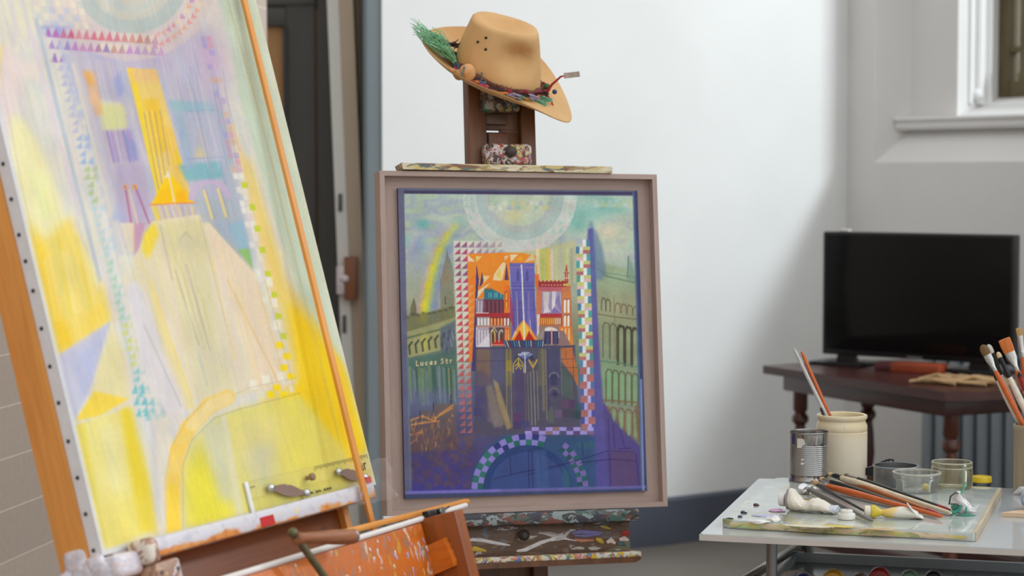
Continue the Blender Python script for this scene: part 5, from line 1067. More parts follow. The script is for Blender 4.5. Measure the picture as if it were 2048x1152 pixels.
# glass palette
PF = T(.395, 3.863, .7505) @ RZ(-18); PFi = PF.inverted()
pal_ = thing('palette', 'large glass palette slab smeared with paint, lying on the trolley top', 'palette', PF)
g = N('palette_glass_paint'); g.set(.05)
sp = g.n('SeparateXYZ'); g.l(g.tc.outputs['Object'], sp.inputs[0])
col = S(178, 186, 180)
def zone(axis, a, bq):
    m = g.n('MapRange'); g.l(sp.outputs[axis], m.inputs[0]); m.inputs[1].default_value = a; m.inputs[2].default_value = bq; return m.outputs[0]
def both(p, q):
    m = g.n('Math', operation='MULTIPLY'); g.l(p, m.inputs[0]); g.l(q, m.inputs[1]); return m.outputs[0]
for c, sc, th, ms, st in ((S(196, 200, 196), 10, .5, None, (1, 1, 1)), (S(150, 152, 110), 16, .47, both(zone(1, .22, .02), zone(0, .36, .12)), (.6, 1, 1)), (S(168, 170, 100), 22, .48, both(zone(1, .07, .0), zone(0, .45, .25)), (.35, 1, 1)), (S(206, 176, 66), 26, .62, both(zone(1, .12, .03), zone(0, .36, .2)), (.5, 1, 1)), (S(176, 178, 206), 16, .56, both(zone(1, .3, .1), zone(0, .2, .08)), (.6, 1, 1)), (S(206, 176, 206), 18, .6, both(zone(1, .3, .05), zone(0, .2, .1)), (1, 1, 1)), (S(186, 150, 84), 20, .56, both(zone(1, .1, .25), zone(0, .2, .05)), (1, 1, 1)), (S(214, 208, 196), 20, .58, both(zone(1, .12, .02), zone(0, .4, .25)), (.4, 1, 1))):
    n = g.noise(sc, 4, g.coord(st, (sc, th * 9, 0)), .55, .8); f = g.ramp(n.outputs[0], [(th, GR(0)), (th + .12, GR(1))])
    if ms is not None: f = both(f, ms)
    col = g.mix(f, col, c)
g.base(col)
def rslab(x0, y0, x1, y1, r):
    pts = []
    for cx, cy, a0, rr in ((x0 + r, y0 + r, 180, r), (x1 - .004, y0 + .004, 270, .004), (x1 - .008, y1 - .008, 0, .008), (x0 + .02, y1 - .02, 90, .02)):
        for k in range(7): a = rad(a0 + 15 * k); pts.append((cx + rr * cos(a), cy + rr * sin(a)))
    return pts
b = B(); ps = rslab(0, 0, .474, .576, .026); cs = lambda k, z: [(.237 + (x - .237) * k, .288 + (y - .288) * k, z) for x, y in ps]
b.skin([b.ring(cs(.996, .0)), b.ring(cs(1, .002)), b.ring(cs(1, .013)), b.ring(cs(.996, .0160))]); b.done('slab', g.m, pal_)
B().box((.4685, .004, -.0002), (.4765, .57, .0166), .001).done('bound_edge', wood('pale_bound_edge', S(206, 192, 168), S(176, 160, 130), 'y', 6), pal_)
b = B(); b.tube([(.02, -.0008, .007), (.12, -.0014, .008), (.25, -.001, .006), (.38, -.0008, .007), (.46, -.0006, .007)], [.005, .0065, .006, .005, .003], 8)
for v in b.bm.verts: v.co.y = -.001 + (v.co.y + .001) * .25
b.done('crusted_edge', splat('lime_crust', S(196, 192, 130), S(176, 174, 116), [S(214, 206, 176), S(176, 194, 136), S(206, 186, 104), S(160, 158, 112), S(214, 190, 160)], .45, 55, 4, 'x', .5, (.3, 1, 1)), pal_)
def onpal(px, py, h=.0165): p = PFi @ atZ(px, py, .7505 + h); return p
for nm, px, py, r, c, sc, jit in (('dark_red_dab', 1512, 1011, .0055, (70, 16, 30), (1, 1, .6), .2), ('purple_dab', 1487, 1026, .0055, (44, 26, 66), (1.2, 1, .55), .25), ('navy_dab', 1480, 1034, .0042, (28, 30, 66), (1, 1, .6), .2), ('dark_green_dab', 1460, 1037, .0042, (20, 44, 44), (1.8, .8, .4), .2),
                                  ('white_dab', 1548, 1042, .010, (228, 226, 220), (1.3, .9, .7), .25), ('white_dab', 1520, 1044, .009, (226, 226, 222), (2.2, .8, .4), .3), ('pink_dab', 1553, 1022, .010, (196, 150, 190), (1.6, 1, .3), .2), ('lilac_dab', 1535, 1032, .014, (176, 172, 206), (2.2, 1, .12), .2), ('yellow_dab', 1672, 1052, .016, (206, 184, 70), (2.2, .7, .08), .2), ('cream_dab', 1622, 1052, .02, (214, 206, 180), (2.4, .7, .07), .2), ('ochre_dab', 1612, 1000, .016, (150, 120, 60), (1.5, 1, .12), .2), ('mint_dab', 1622, 1003, .011, (150, 176, 170), (1.2, 1, .15), .2), ('coral_dab', 1758, 1058, .014, (206, 170, 130), (2.4, .7, .07), .2)):
    p = onpal(px, py); b = B(); b.ball((0, 0, 0), r, 3, sc, jit, len(nm) + int(px)); b.done(nm, plain(nm + '_paint', S(*c), .3, var=.12, scale=80, bump=.2), pal_, T(p.x, p.y, .0158 + r * sc[2] * .45))

# ------------------------------------------------------------------ brushes
def hexmat(n_, c, rough=.3): return plain(n_, S(*c), rough, var=.10, scale=50)
M_fer = plain('nickel_ferrule', S(206, 204, 200), .25, 1, var=.08, scale=60)
MB_ = {'orange': hexmat('orange_lacquer', (204, 98, 40)), 'amber': hexmat('amber_lacquer', (176, 98, 44)), 'white': hexmat('white_lacquer', (222, 212, 196)), 'cream': hexmat('cream_lacquer', (220, 206, 176)), 'black': M_blackm, 'grey': hexmat('smoky_grey_lacquer', (112, 106, 98)), 'silver': hexmat('silver_lacquer', (196, 194, 190)), 'red': hexmat('red_lacquer', (150, 26, 30)), 'yellow': hexmat('yellow_lacquer', (214, 184, 30))}
MH = {'brown': (116, 84, 44), 'orange': (204, 112, 46), 'cream': (222, 196, 150), 'black': (24, 22, 22), 'peach': (222, 176, 136), 'pale': (206, 204, 196), 'rust': (140, 66, 40), 'dun': (118, 106, 84), 'gold': (190, 150, 96)}
MHm = {k: plain(k + '_bristle', S(*v), .6, var=.25, scale=90, stretch=(1, 1, .1)) for k, v in MH.items()}
def brush(label, A, Bp, r, handle, hair, lh=.02, lf=.035, flat=1.0, shape='round', fer=None, tipc=None, name='paintbrush', group=None, wide=1.0, roll=0):
    A, Bp = Vector(A), Vector(Bp); L_ = (Bp - A).length
    t = thing(name, label, 'brush', aim(A, Bp) @ RZ(roll), group)
    sy = flat
    if hair:
        R0 = r * 1.05
        prof = {'round': [(.02, 0), (.35, .15), (.75, .5), (1, 1)], 'filbert': [(.25, 0), (.75, .12), (1.05, .4), (1.1, .7), (1, 1)], 'flat': [(1.0, 0), (1.08, .03), (1.1, .5), (1.0, 1)]}[shape]
        B().lathe([(R0 * wide * q, lh * z) for q, z in prof], 20, None, sx=1, sy=sy).done('bristles', MHm[hair], t)
        b = B(); n_ = 20; rr = []
        for k, (q, z) in enumerate(((wide * 1.02, lh - .002), (wide * 1.0, lh + lf * .35), (1.0, lh + lf * .75), (1.06, lh + lf * .78), (1.0, lh + lf * .82), (1.06, lh + lf * .87), (1.0, lh + lf * .91), (.98, lh + lf))):
            yy = sy + (1 - sy) * min(1, max(0, (z - lh) / (lf * .75))); rr.append(b.ring([(r * q * cos(2 * pi * i / n_), r * (q if yy > .9 else 1) * yy * sin(2 * pi * i / n_), z) for i in range(n_)]))
        b.skin(rr); b.done('ferrule', fer or M_fer, t)
    else: lh = lf = 0
    z0 = lh + lf - .001; hl = L_ - z0
    pr_ = [(.92, 0), (1.05, .04), (1.28, .16), (1.3, .25), (1.0, .5), (.78, .8), (.66, .97), (.4, 1)] if hair else [(.8, 0), (.9, .5), (.75, .97), (.4, 1)]
    h = B().lathe([(r * q, z0 + hl * z) for q, z in pr_], 16).done('handle', MB_[handle], t)
    if tipc: B().lathe([(r * .80, z0 + hl * .88), (r * .72, z0 + hl * .97), (r * .42, z0 + hl * 1.002)], 16).done('painted_tip', MB_[tipc], t)
    return t
GB = 'brushes lying on the glass palette'
zb = .7672
for lab, a_, c_, r, hd_, hr, lh, lf, fl, shp, fer, tipc, za, zc in (
    ('smoky grey handled brush on the palette, nearest to the crumpled white paint tube', (1612, 975), (1745, 1042), .0052, 'grey', 'dun', .012, .02, .8, 'flat', None, None, .010, .005),
    ('thin black brush on the palette with a rust tip, just behind the grey one', (1622, 963), (1729, 1022), .0040, 'black', 'rust', .012, .024, 1, 'round', None, None, .010, .0045),
    ('bright orange handled brush on the palette, front of the long fanned row', (1630, 966), (1884, 1033), .0058, 'orange', 'gold', .016, .03, .8, 'flat', None, None, .012, .006),
    ('black handled brush on the palette with peach bristles, behind the bright orange one', (1640, 957), (1838, 1020), .0050, 'black', 'peach', .018, .03, .9, 'filbert', None, None, .012, .006),
    ('amber brown brush with a dark red handle end, lying on the palette', (1657, 948), (1880, 1029), .0052, 'amber', 'cream', .020, .032, .8, 'flat', None, 'red', .014, .0065),
    ('cream handled brush with black bristles, lying on the palette', (1666, 950), (1902, 1026), .0056, 'cream', 'black', .024, .012, .8, 'filbert', MB_['black'], None, .018, .0065),
    ('slim black brush with a red handle end, lying on the palette by the plastic tub', (1692, 950), (1900, 1020), .0048, 'black', 'dun', .012, .038, .7, 'flat', None, 'red', .020, .0055)):
    brush(lab, atZ(*a_, zb + za), atZ(*c_, zb + zc), r, hd_, hr, lh, lf, fl, shp, fer, tipc, group=GB)

# ------------------------------------------------------------------ tin, jar and pots
def at(px, py, z=.7502): return atZ(px, py, z)
p = at(1617, 976); tin = thing('tin_can', 'empty ribbed tin can with white label scraps, left of the cream jar', 'can', T(p.x, p.y, .7668 if (PFi @ p).x > 0 and 0 < (PFi @ p).y < .576 else .7503))
R_ = .0415; H_ = .106; prof = [(R_ * .92, .001), (R_ * .99, .0), (R_ * 1.02, .0015), (R_ * 1.02, .004), (R_ * .985, .006), (R_ * .985, .014)]
for k in range(15):
    z = .014 + k * .0043; prof += [(R_ * .972, z), (R_ * .99, z + .0011), (R_ * 1.0, z + .0021), (R_ * .99, z + .0032), (R_ * .972, z + .0042)]
prof += [(R_ * .985, .080), (R_ * .99, .082), (R_ * .99, .102), (R_ * 1.025, .1035), (R_ * 1.03, .105), (R_ * 1.015, .1062), (R_ * .975, .106), (R_ * .965, .1035), (R_ * .965, .02), (R_ * .9, .004)]
B().lathe(prof, 64, None, True, True).done('body', plain('tinplate', S(160, 158, 156), .16, 1, var=.06, scale=20), tin)
def patch(a0, z0, a1, z1, r, pts):
    b = B(); b.skin([b.ring([(r_ * cos(a0 + (a1 - a0) * u), r_ * sin(a0 + (a1 - a0) * u), z0 + (z1 - z0) * v) for u, v in pts]) for r_ in (r, r + .0006)]); return b
va = math.atan2(-p.y, -p.x)
for nm, a0, z0, a1, z1, pts in (('label_scrap', va - .62, .074, va - .18, .095, [(0, 0), (.5, .0), (.75, .3), (1, .45), (.85, .9), (.5, 1), (.45, .95), (0, .98)]), ('label_scrap', va - .42, .038, va - .18, .045, [(0, .3), (.4, 0), (1, .4), (.7, .8), (.3, 1)]), ('label_scrap', va - .42, .047, va - .2, .052, [(0, .5), (.5, 0), (1, .6), (.5, 1)])):
    patch(a0, z0, a1, z1, R_ * 1.002, pts).done(nm, plain('white_paper', S(216, 212, 204), .8, var=.06), tin)

p = at(1683, 962); JP = p; jar = thing('stoneware_jar', 'cream glazed stoneware jar holding two upturned brushes, behind the tin can', 'jar', T(p.x, p.y, .7503))
J = .0552; g = N('cream_glaze'); g.set(.18); sp = g.n('SeparateXYZ'); g.l(g.tc.outputs['Object'], sp.inputs[0]); n = g.noise(9, 4, g.coord((1, 1, .5))); n2 = g.noise(70, 3)
cc = g.ramp(n.outputs[0], [(.35, S(226, 212, 186)), (.7, S(232, 220, 198))]); mr = g.n('MapRange'); g.l(sp.outputs[2], mr.inputs[0]); mr.inputs[1].default_value = .095; mr.inputs[2].default_value = .125
mu = g.n('Math', operation='MULTIPLY'); g.l(mr.outputs[0], mu.inputs[0]); f = g.ramp(n.outputs[0], [(.4, GR(.1)), (.65, GR(.8))]); g.l(f, mu.inputs[1]); cc = g.mix(mu.outputs[0], cc, S(216, 190, 110)); g.base(g.mix(g.ramp(n2.outputs[0], [(.68, GR(0)), (.72, GR(.6))]), cc, S(150, 130, 96)))
B().lathe([(J * .90, 0), (J * .97, .002), (J, .008), (J, .104), (J * 1.0, .110), (J * .975, .1115), (J * 1.0, .1135), (J * 1.0, .120), (J * .985, .126), (J * .93, .131), (J * .915, .134), (J * .95, .137), (J * .99, .1395), (J * 1.0, .143), (J * .985, .1465), (J * .93, .1475), (J * .86, .146), (J * .83, .141), (J * .83, .13), (J * .9, .11), (J * .9, .012), (J * .5, .008)], 64).done('body', g.m, jar)
def injar(dx, dy, z): return Vector((JP.x + dx, JP.y + dy, .7503 + z))
brush('thin silver brush handle standing upright in the cream jar', injar(.030, .0, .0115), atY(1588, 697, JP.y + .02), .0048, 'silver', None, 0, 0, group=None)
brush('orange brush handle standing upright in the cream jar', injar(.033, .018, .0115), atY(1603, 703, JP.y + .035), .0050, 'orange', None, 0, 0)
brush('short black brush handle end just showing over the rim of the cream jar', injar(.014, -.012, .0115), atY(1641, 815, JP.y - .012), .0040, 'black', None, 0, 0)

p = at(1791, 984); ti = thing('paint_tin', 'low open grey metal tin behind the clear plastic tub', 'tin', T(p.x, p.y, .7668))
B().lathe([(.045, 0), (.0465, .001), (.0465, .036), (.0482, .038), (.0486, .040), (.047, .0412), (.0448, .0408), (.0445, .004), (.03, .003)], 56).done('body', plain('brushed_grey_tin', S(150, 152, 154), .32, .9, var=.06, scale=30), ti)
B().lathe([(.0, .02), (.0445, .02), (.0445, .0205), (.0, .0208)], 40, None, False, False).done('dark_medium', plain('dark_oil', S(40, 40, 42), .05, var=.1), ti)
q = at(1752, 966); q = Vector((q.x, q.y, .7668)); kn = thing('bulldog_clip', 'black bulldog clip with a wire tip leaning between the cream jar and the grey tin', 'clip', T(q.x, q.y, q.z) @ RZ(-15))
b = B(); b.prism([(-.022, 0), (.024, 0), (.026, .020), (.008, .026), (-.006, .021), (-.022, .016)], -.006, .006, 'y'); b.done('body', M_black, kn)
b = B(); b.tube([(.0, -.002, .022), (.012, 0, .030), (.028, 0, .036), (.038, 0, .034), (.034, .002, .029)], .0024, 8)
for k in range(5): b.ball((.006 + .007 * k, 0, .027 + .0022 * k), .003, 1)
b.done('wire', plain('speckled_wire', S(52, 50, 50), .3, .5, var=.5, scale=160), kn)

M_pl = glassy('clear_polypropylene', (.985, .985, .975, 1), .3, .06, (S(226, 226, 218), .08)); M_gl = glassy('yellowed_glass', (.985, .985, .945, 1), .3, .03, (S(214, 210, 160), .06))
M_rim = glassy('whitish_rim_highlight', (.98, .98, .97, 1), .35, .05, (S(232, 230, 214), .38))  # whitish diffuse in the rims stands in for their highlights
p = at(1833, 998); tb_ = thing('plastic_tub', 'small clear plastic tub with a dab of yellow inside, in front of the grey tin', 'tub', T(p.x, p.y, .7667))
B().lathe([(.040, 0), (.0415, .001), (.044, .022), (.0465, .026), (.0485, .028), (.0488, .037), (.0495, .0395), (.048, .0405), (.0465, .0385), (.0462, .030), (.0425, .022), (.0400, .0025), (.0, .002)], 48, None, True, False).done('body', M_pl, tb_)
B().lathe([(.0475, .0365), (.0496, .0372), (.0500, .0390), (.0496, .0406), (.0475, .0412), (.0466, .039)], 48, None, False, False).done('rim', M_rim, tb_)
b = B(); b.ball((.016, -.012, .0095), .0085, 2, (1.1, 1, .95), .15, 3); b.done('yellow_dab', plain('yellow_ochre_dab', S(204, 186, 84), .5, var=.1), tb_)
p = at(1903, 991); gj = thing('glass_jar', 'squat clear glass jar with a yellowish film, behind the crumpled white tube', 'jar', T(p.x, p.y, .7667))
B().lathe([(.038, 0), (.0415, .002), (.0432, .006), (.0434, .038), (.0415, .0435), (.040, .045), (.0412, .047), (.0425, .049), (.0425, .053), (.041, .0548), (.0385, .0545), (.0378, .052), (.0378, .046), (.0405, .037), (.0405, .007), (.036, .0045), (.0, .004)], 56, None, True, False).done('body', M_gl, gj)
for z, r in ((.0545, .0405), (.0448, .0415)): B().lathe([(r - .0016, z - .001), (r + .0008, z - .0012), (r + .0012, z), (r + .0006, z + .0010), (r - .0016, z + .0008)], 48, None, False, False).done('rim', M_rim, gj)
p = at(1963, 979); lid = thing('jar_lid', 'yellow screw lid lying on the palette beside the glass jar', 'lid', T(p.x, p.y, .7666))
B().lathe([(.0205, 0), (.0213, .001), (.0213, .010), (.020, .0122), (.017, .0125), (.0165, .0105), (.0, .0105)], 48, None, True, False).done('lid', plain('yellow_plastic', S(222, 190, 30), .35, var=.06), lid)

# ------------------------------------------------------------------ paint tubes and caps
def ptube(b, secs, n_=24):
    b.skin([b.ring([(x, yc + ry * cos(2 * pi * i / n_), zc + rz * sin(2 * pi * i / n_)) for i in range(n_)]) for x, ry, rz, zc, yc in secs])
def flatM(A, Bp, z): d_ = Vector(Bp) - Vector(A); return T(A[0], A[1], z) @ RZ(math.degrees(math.atan2(d_.y, d_.x)))
A, Bp = at(1562, 1020, .7667), at(1672, 1028, .7667)
pt = thing('paint_tube', 'squeezed white paint tube with a twisted end, lying before the tin can on the palette', 'paint tube', flatM(A, Bp, .7668)); Lt = (Bp - A).length
b = B(); ptube(b, [(-.004, .009, .009, .0205, 0), (-.002, .0125, .0125, .0205, 0), (.007, .0132, .0132, .0205, 0), (.009, .012, .012, .0205, 0)]); b.done('cap', plain('white_cap', S(226, 224, 220), .4, var=.05), pt)
b = B(); ptube(b, [(.008, .008, .008, .0205, 0), (.012, .0085, .0085, .0205, 0), (.014, .0205, .0205, .0225, 0), (.020, .0215, .0215, .0235, 0)]); b.done('shoulder', plain('grey_aluminium', S(166, 164, 166), .4, .5, var=.1), pt)
b = B(); ptube(b, [(.019, .0213, .0213, .0235, 0), (.026, .0228, .0200, .0225, 0), (.034, .0235, .0150, .0175, .001), (.041, .024, .0105, .0125, .001), (.047, .0245, .0085, .0105, .002), (.055, .0235, .0100, .0120, .001), (.063, .0225, .0125, .0145, 0), (.072, .022, .0135, .0155, -.001), (.082, .021, .0115, .0135, 0), (.092, .020, .0085, .0105, .001), (.101, .0185, .0060, .0080, .002), (Lt * .95, .0178, .0045, .0060, .002), (Lt, .0170, .0045, .0048, .001)], 30)
Rj = random.Random(12)
for v in b.bm.verts:
    k = 1 if .03 < v.co.x < Lt - .012 else .25
    v.co.z += k * (.0020 * sin(v.co.x * 310 + v.co.y * 220) * cos(v.co.y * 260) + Rj.uniform(-.0009, .0009)); v.co.y += k * .0012 * sin(v.co.x * 260 + v.co.z * 250); v.co.z = max(.0003, v.co.z)
b.done('body', plain('creased_tube_paper', S(222, 214, 200), .6, var=.09, scale=45, bump=.5), pt, sharp=22)
b = B(); ptube(b, [(Lt - .014, .0165, .0072, .0082, .001), (Lt + .001, .0172, .0082, .0086, .001), (Lt + .003, .015, .006, .0086, .001)]); b.done('rolled_end', plain('blue_printed_crimp', S(200, 204, 216), .5, var=.2, scale=90), pt)

A, Bp = at(1733, 1036, .7667), at(1846, 1038, .7667)
pt = thing('paint_tube', 'yellow stained paint tube with a round white cap, lying at the front of the palette', 'paint tube', flatM(A, Bp, .7668)); Lt = (Bp - A).length
b = B(); ptube(b, [(-.004, .0095, .0095, .0132, 0), (-.003, .0108, .0108, .0132, 0), (.007, .0108, .0108, .0132, 0), (.008, .0098, .0098, .0132, 0)]); b.done('cap', plain('ivory_cap', S(226, 218, 198), .4, var=.06), pt)
b = B(); ptube(b, [(.007, .0085, .0085, .0130, 0), (.009, .0120, .0126, .0128, 0), (.015, .0124, .0126, .0128, 0), (.018, .011, .0108, .0128, 0), (.028, .0065, .0060, .0110, 0)]); b.done('yellow_collar', plain('wet_yellow_paint', S(206, 184, 50), .25, var=.22, scale=60), pt)
g = N('stained_tube'); g.set(.5); sp = g.n('SeparateXYZ'); g.l(g.tc.outputs['Object'], sp.inputs[0]); n = g.noise(50, 3); ad = g.n('MapRange'); g.l(sp.outputs[0], ad.inputs[0]); ad.inputs[1].default_value = .025; ad.inputs[2].default_value = .085
mu = g.n('Math', operation='ADD'); g.l(ad.outputs[0], mu.inputs[0]); n3 = g.n('MapRange'); g.l(n.outputs[0], n3.inputs[0]); n3.inputs[3].default_value = -.3; n3.inputs[4].default_value = .3; g.l(n3.outputs[0], mu.inputs[1]); g.base(g.ramp(mu.outputs[0], [(.15, S(216, 180, 90)), (.4, S(222, 196, 120)), (.6, S(218, 214, 200))])); g.bump(n.outputs[0], .3)
b = B(); ptube(b, [(.027, .0062, .0058, .0108, 0), (.036, .009, .008, .0100, 0), (.048, .0125, .0098, .0105, 0), (.066, .0150, .0110, .0115, .0), (.082, .0160, .0100, .0105, .001), (.096, .0165, .0070, .0075, .001), (Lt * .93, .0168, .0040, .0045, .001), (Lt, .0168, .0018, .0030, .001)])
for v in b.bm.verts: v.co.z = max(.0003, v.co.z + .0008 * sin(v.co.x * 300 + v.co.y * 200))
b.done('body', g.m, pt)
b = B(); b.box((-.003, -.0168, -.001), (.003, .0168, .001), .0005, T(Lt - .020, .001, .0165) @ RY(52) @ Matrix.Scale(5.0, 4, (1, 0, 0))); b.done('folded_end', plain('white_crimp', S(222, 220, 214), .5, var=.08), pt)

p = at(1693, 1038, .7667); cp = thing('tube_cap', 'loose white cap with an orange spot, on the front edge of the palette', 'cap', T(p.x, p.y, .7667))
B().lathe([(.0150, 0), (.0168, .0008), (.0168, .0095), (.0155, .0112), (.0122, .0115), (.0118, .0165), (.0105, .0178), (.0, .018)], 40, None, True, False).done('cap', plain('white_cap_plastic', S(224, 222, 216), .4, var=.04), cp)
b = B(); b.ball((.001, -.003, .0178), .0028, 2, (1.1, 1, .4)); b.done('orange_spot', plain('orange_spot', S(214, 150, 50), .4), cp)

p = at(1921, 1029, .7667); cr = thing('paint_tube', 'crumpled white paint tube smeared with emerald green, standing before the glass jar', 'paint tube', T(p.x, p.y, .7667) @ RZ(-10))
g = N('emerald_smeared_paper'); g.set(.45); n = g.noise(34, 3, g.coord((1, 1, .7), (.3, 0, .4)), .5, .6); f = g.ramp(n.outputs[0], [(.56, GR(0)), (.60, GR(1))]); n2 = g.noise(20, 2, g.coord((1, 1, 1), (4, 2, 1))); g.base(g.mix(g.ramp(n2.outputs[0], [(.62, GR(0)), (.66, GR(.8))]), g.mix(f, S(220, 218, 218), S(66, 150, 130)), S(84, 92, 92)))
b = B(); q_ = bmesh.ops.create_icosphere(b.bm, subdivisions=4, radius=1)['verts']
for v in q_:
    x, y, z = v.co; k = 1 + .10 * sin(4 * x + 3 * z + 1) + .08 * sin(7 * y + 5 * x) + .05 * sin(11 * z + 4 * x)
    h = (z + 1) / 2; v.co = Vector(((x * .024 * (1.05 - .55 * h) - .006 * h + .0045) * k + (.010 * max(0, x) * (1 - h)), y * .016 * k, max(0, .046 * h * (1 - .35 * max(0, x)) * (.9 + .1 * k))))
b.done('body', g.m, cr, sharp=25)
b = B(); b.tube([(-.004, -.004, .034), (.003, -.006, .046), (.008, -.004, .060), (.009, -.004, .064)], [.0016, .0018, .0022, .0014], 8); b.done('green_thread', plain('emerald_paint', S(80, 176, 138), .3, var=.1), cr)
b = B(); b.tube([(-.022, -.006, .020), (-.0195, -.009, .036), (-.010, -.010, .044), (-.001, -.009, .040)], .0016, 8); b.tube([(-.020, -.014, .022), (-.010, -.0165, .023), (.0, -.0155, .018)], .0012, 8); b.done('dark_fold', plain('dark_fold_line', S(66, 70, 74), .5), cr)
b = B(); b.tube([(-.020, -.013, .004), (-.008, -.0165, .008), (.002, -.016, .020)], [.005, .0035, .002], 8); b.tube([(.010, -.0155, .002), (.010, -.0155, .020)], .0018, 8); b.tube([(-.01, -.017, .0016), (.01, -.018, .0016), (.028, -.012, .0014)], [.0014, .002, .0008], 8); b.done('emerald_smear', plain('emerald_smear', S(56, 144, 122), .3, var=.2, scale=70), cr)
b = B(); b.prism([(.012, .004), (.034, .020), (.026, .003)], -.006, .006, 'y'); b.done('torn_flap', plain('white_flap', S(222, 220, 220), .6, var=.05), cr)

p = at(1612, 988, .7667); fo = B(); fo.ball((0, 0, .010), .011, 3, (1.3, 1, .95), .34, 21)
for v in fo.bm.verts: v.co.z = max(.0002, v.co.z)
tag(fo.done('foil_scrap', plain('crumpled_foil', S(206, 204, 204), .2, 1, var=.1), None, T(p.x, p.y, .7668), sharp=18), 'crumpled scrap of silver foil on the palette at the foot of the tin can', 'foil')

# ------------------------------------------------------------------ right edge: pot of brushes, wedge, tube
PX = Vector((1.112, 4.315)); PZ = .7503
po = thing('brush_pot', 'taupe stoneware pot full of paintbrushes at the right end of the trolley', 'pot', T(PX.x, PX.y, PZ))
B().lathe([(.046, 0), (.048, .002), (.0485, .13), (.0502, .134), (.0502, .141), (.0485, .1435), (.0455, .143), (.0445, .138), (.0435, .01), (.02, .008)], 56).done('body', wood('taupe_glazed_clay', S(176, 160, 134), S(158, 142, 116), 'z', 6, .45, .5), po)
GP = 'brushes standing in the taupe pot'
Yp = PX.y
for lab, tip, base, dy, r, hd_, hr, lh, lf, fl, shp, wide, fer in (
    ('brown filbert brush with an orange handle, leftmost in the taupe pot', (1964, 690), (2052, 860), -.012, .0048, 'orange', 'brown', .023, .038, .5, 'filbert', 1.75, None),
    ('translucent grey tipped brush with a black ferrule and white handle, behind the brown filbert', (1976, 689), (2046, 852), .012, .0044, 'white', 'pale', .02, .05, .7, 'filbert', 1.3, MB_['black']),
    ('small cream tipped brush with a thick black ferrule in the taupe pot', (1995, 704), (2062, 846), -.002, .0058, 'white', 'cream', .014, .045, .8, 'filbert', .8, MB_['black']),
    ('wide flat orange haired brush in the taupe pot', (2008, 678), (2082, 856), .004, .0056, 'orange', 'orange', .030, .042, .4, 'flat', 2.0, None),
    ('upright flat gold haired brush, tallest in the taupe pot', (2038, 656), (2062, 850), .018, .0050, 'orange', 'gold', .016, .046, .5, 'flat', 1.2, None),
    ('white handled brush low at the left rim of the taupe pot', (1984, 738), (2040, 850), .026, .0046, 'white', 'black', .010, .016, .9, 'round', 1.0, MB_['black']),
    ('yellow handled brush among the orange ones in the taupe pot', (2036, 742), (2076, 850), .0, .0052, 'yellow', 'black', .014, .03, .9, 'round', 1.0, MB_['red'])):
    a_ = atY(*tip, Yp + dy); c_ = atY(*base, Yp + dy); d_ = (c_ - a_).normalized()
    tt = min(((PZ + .012) - a_.z) / d_.z, .34); e_ = a_ + d_ * tt
    lim = .038 - abs(dy) * .35
    if e_.x - PX.x > lim:    # the end rests against the inside of the pot wall
        e_ = a_ + d_ * ((PX.x + lim - a_.x) / d_.x)
    brush(lab, a_, e_, r, hd_, hr, lh, lf, fl, shp, fer, None, group=GP, wide=wide, roll=97)
p = at(2002, 1034, .7505); wd = B().prism([(0, .004), (.10, .0), (.10, .075), (.044, .052)], 0, .0085, 'z').done('wedge', plain('raw_pale_wood', S(216, 186, 156), .7, var=.08, scale=30, stretch=(.2, 1, 1)), None, T(p.x, p.y, .7504) @ RZ(-14)); tag(wd, 'flat pale pink-beige wooden wedge on the trolley, right of the palette', 'wedge')
p = at(2062, 1024, .7505); bt = thing('paint_tube', 'blue and white squeezed tube lying on the wooden wedge at the right edge', 'paint tube', T(p.x, p.y, .760) @ RZ(75))
b = B(); ptube(b, [(-.03, .010, .008, .012, 0), (-.028, .019, .016, .0165, 0), (.0, .021, .020, .0205, 0), (.03, .018, .014, .0150, .002), (.05, .017, .004, .0062, .002)]); b.done('body', plain('blue_white_marbled', S(150, 160, 186), .4, var=.5, scale=70), bt)
b = B(); ptube(b, [(-.046, .009, .009, .0125, 0), (-.029, .009, .009, .0125, 0)]); b.done('cap', plain('grey_cap', S(196, 196, 196), .4), bt)
p = at(2040, 990, .7505); rg_ = B().tube([(-.012, 0, .004), (.0, -.004, .012), (.016, -.002, .012), (.03, .006, .005)], [.003, .007, .008, .004], 10).done('rag', plain('grey_cotton', S(190, 190, 188), .9, var=.1, scale=40, bump=.4), None, T(p.x, p.y, .7503)); tag(rg_, 'twist of grey rag lying at the foot of the taupe pot', 'rag')

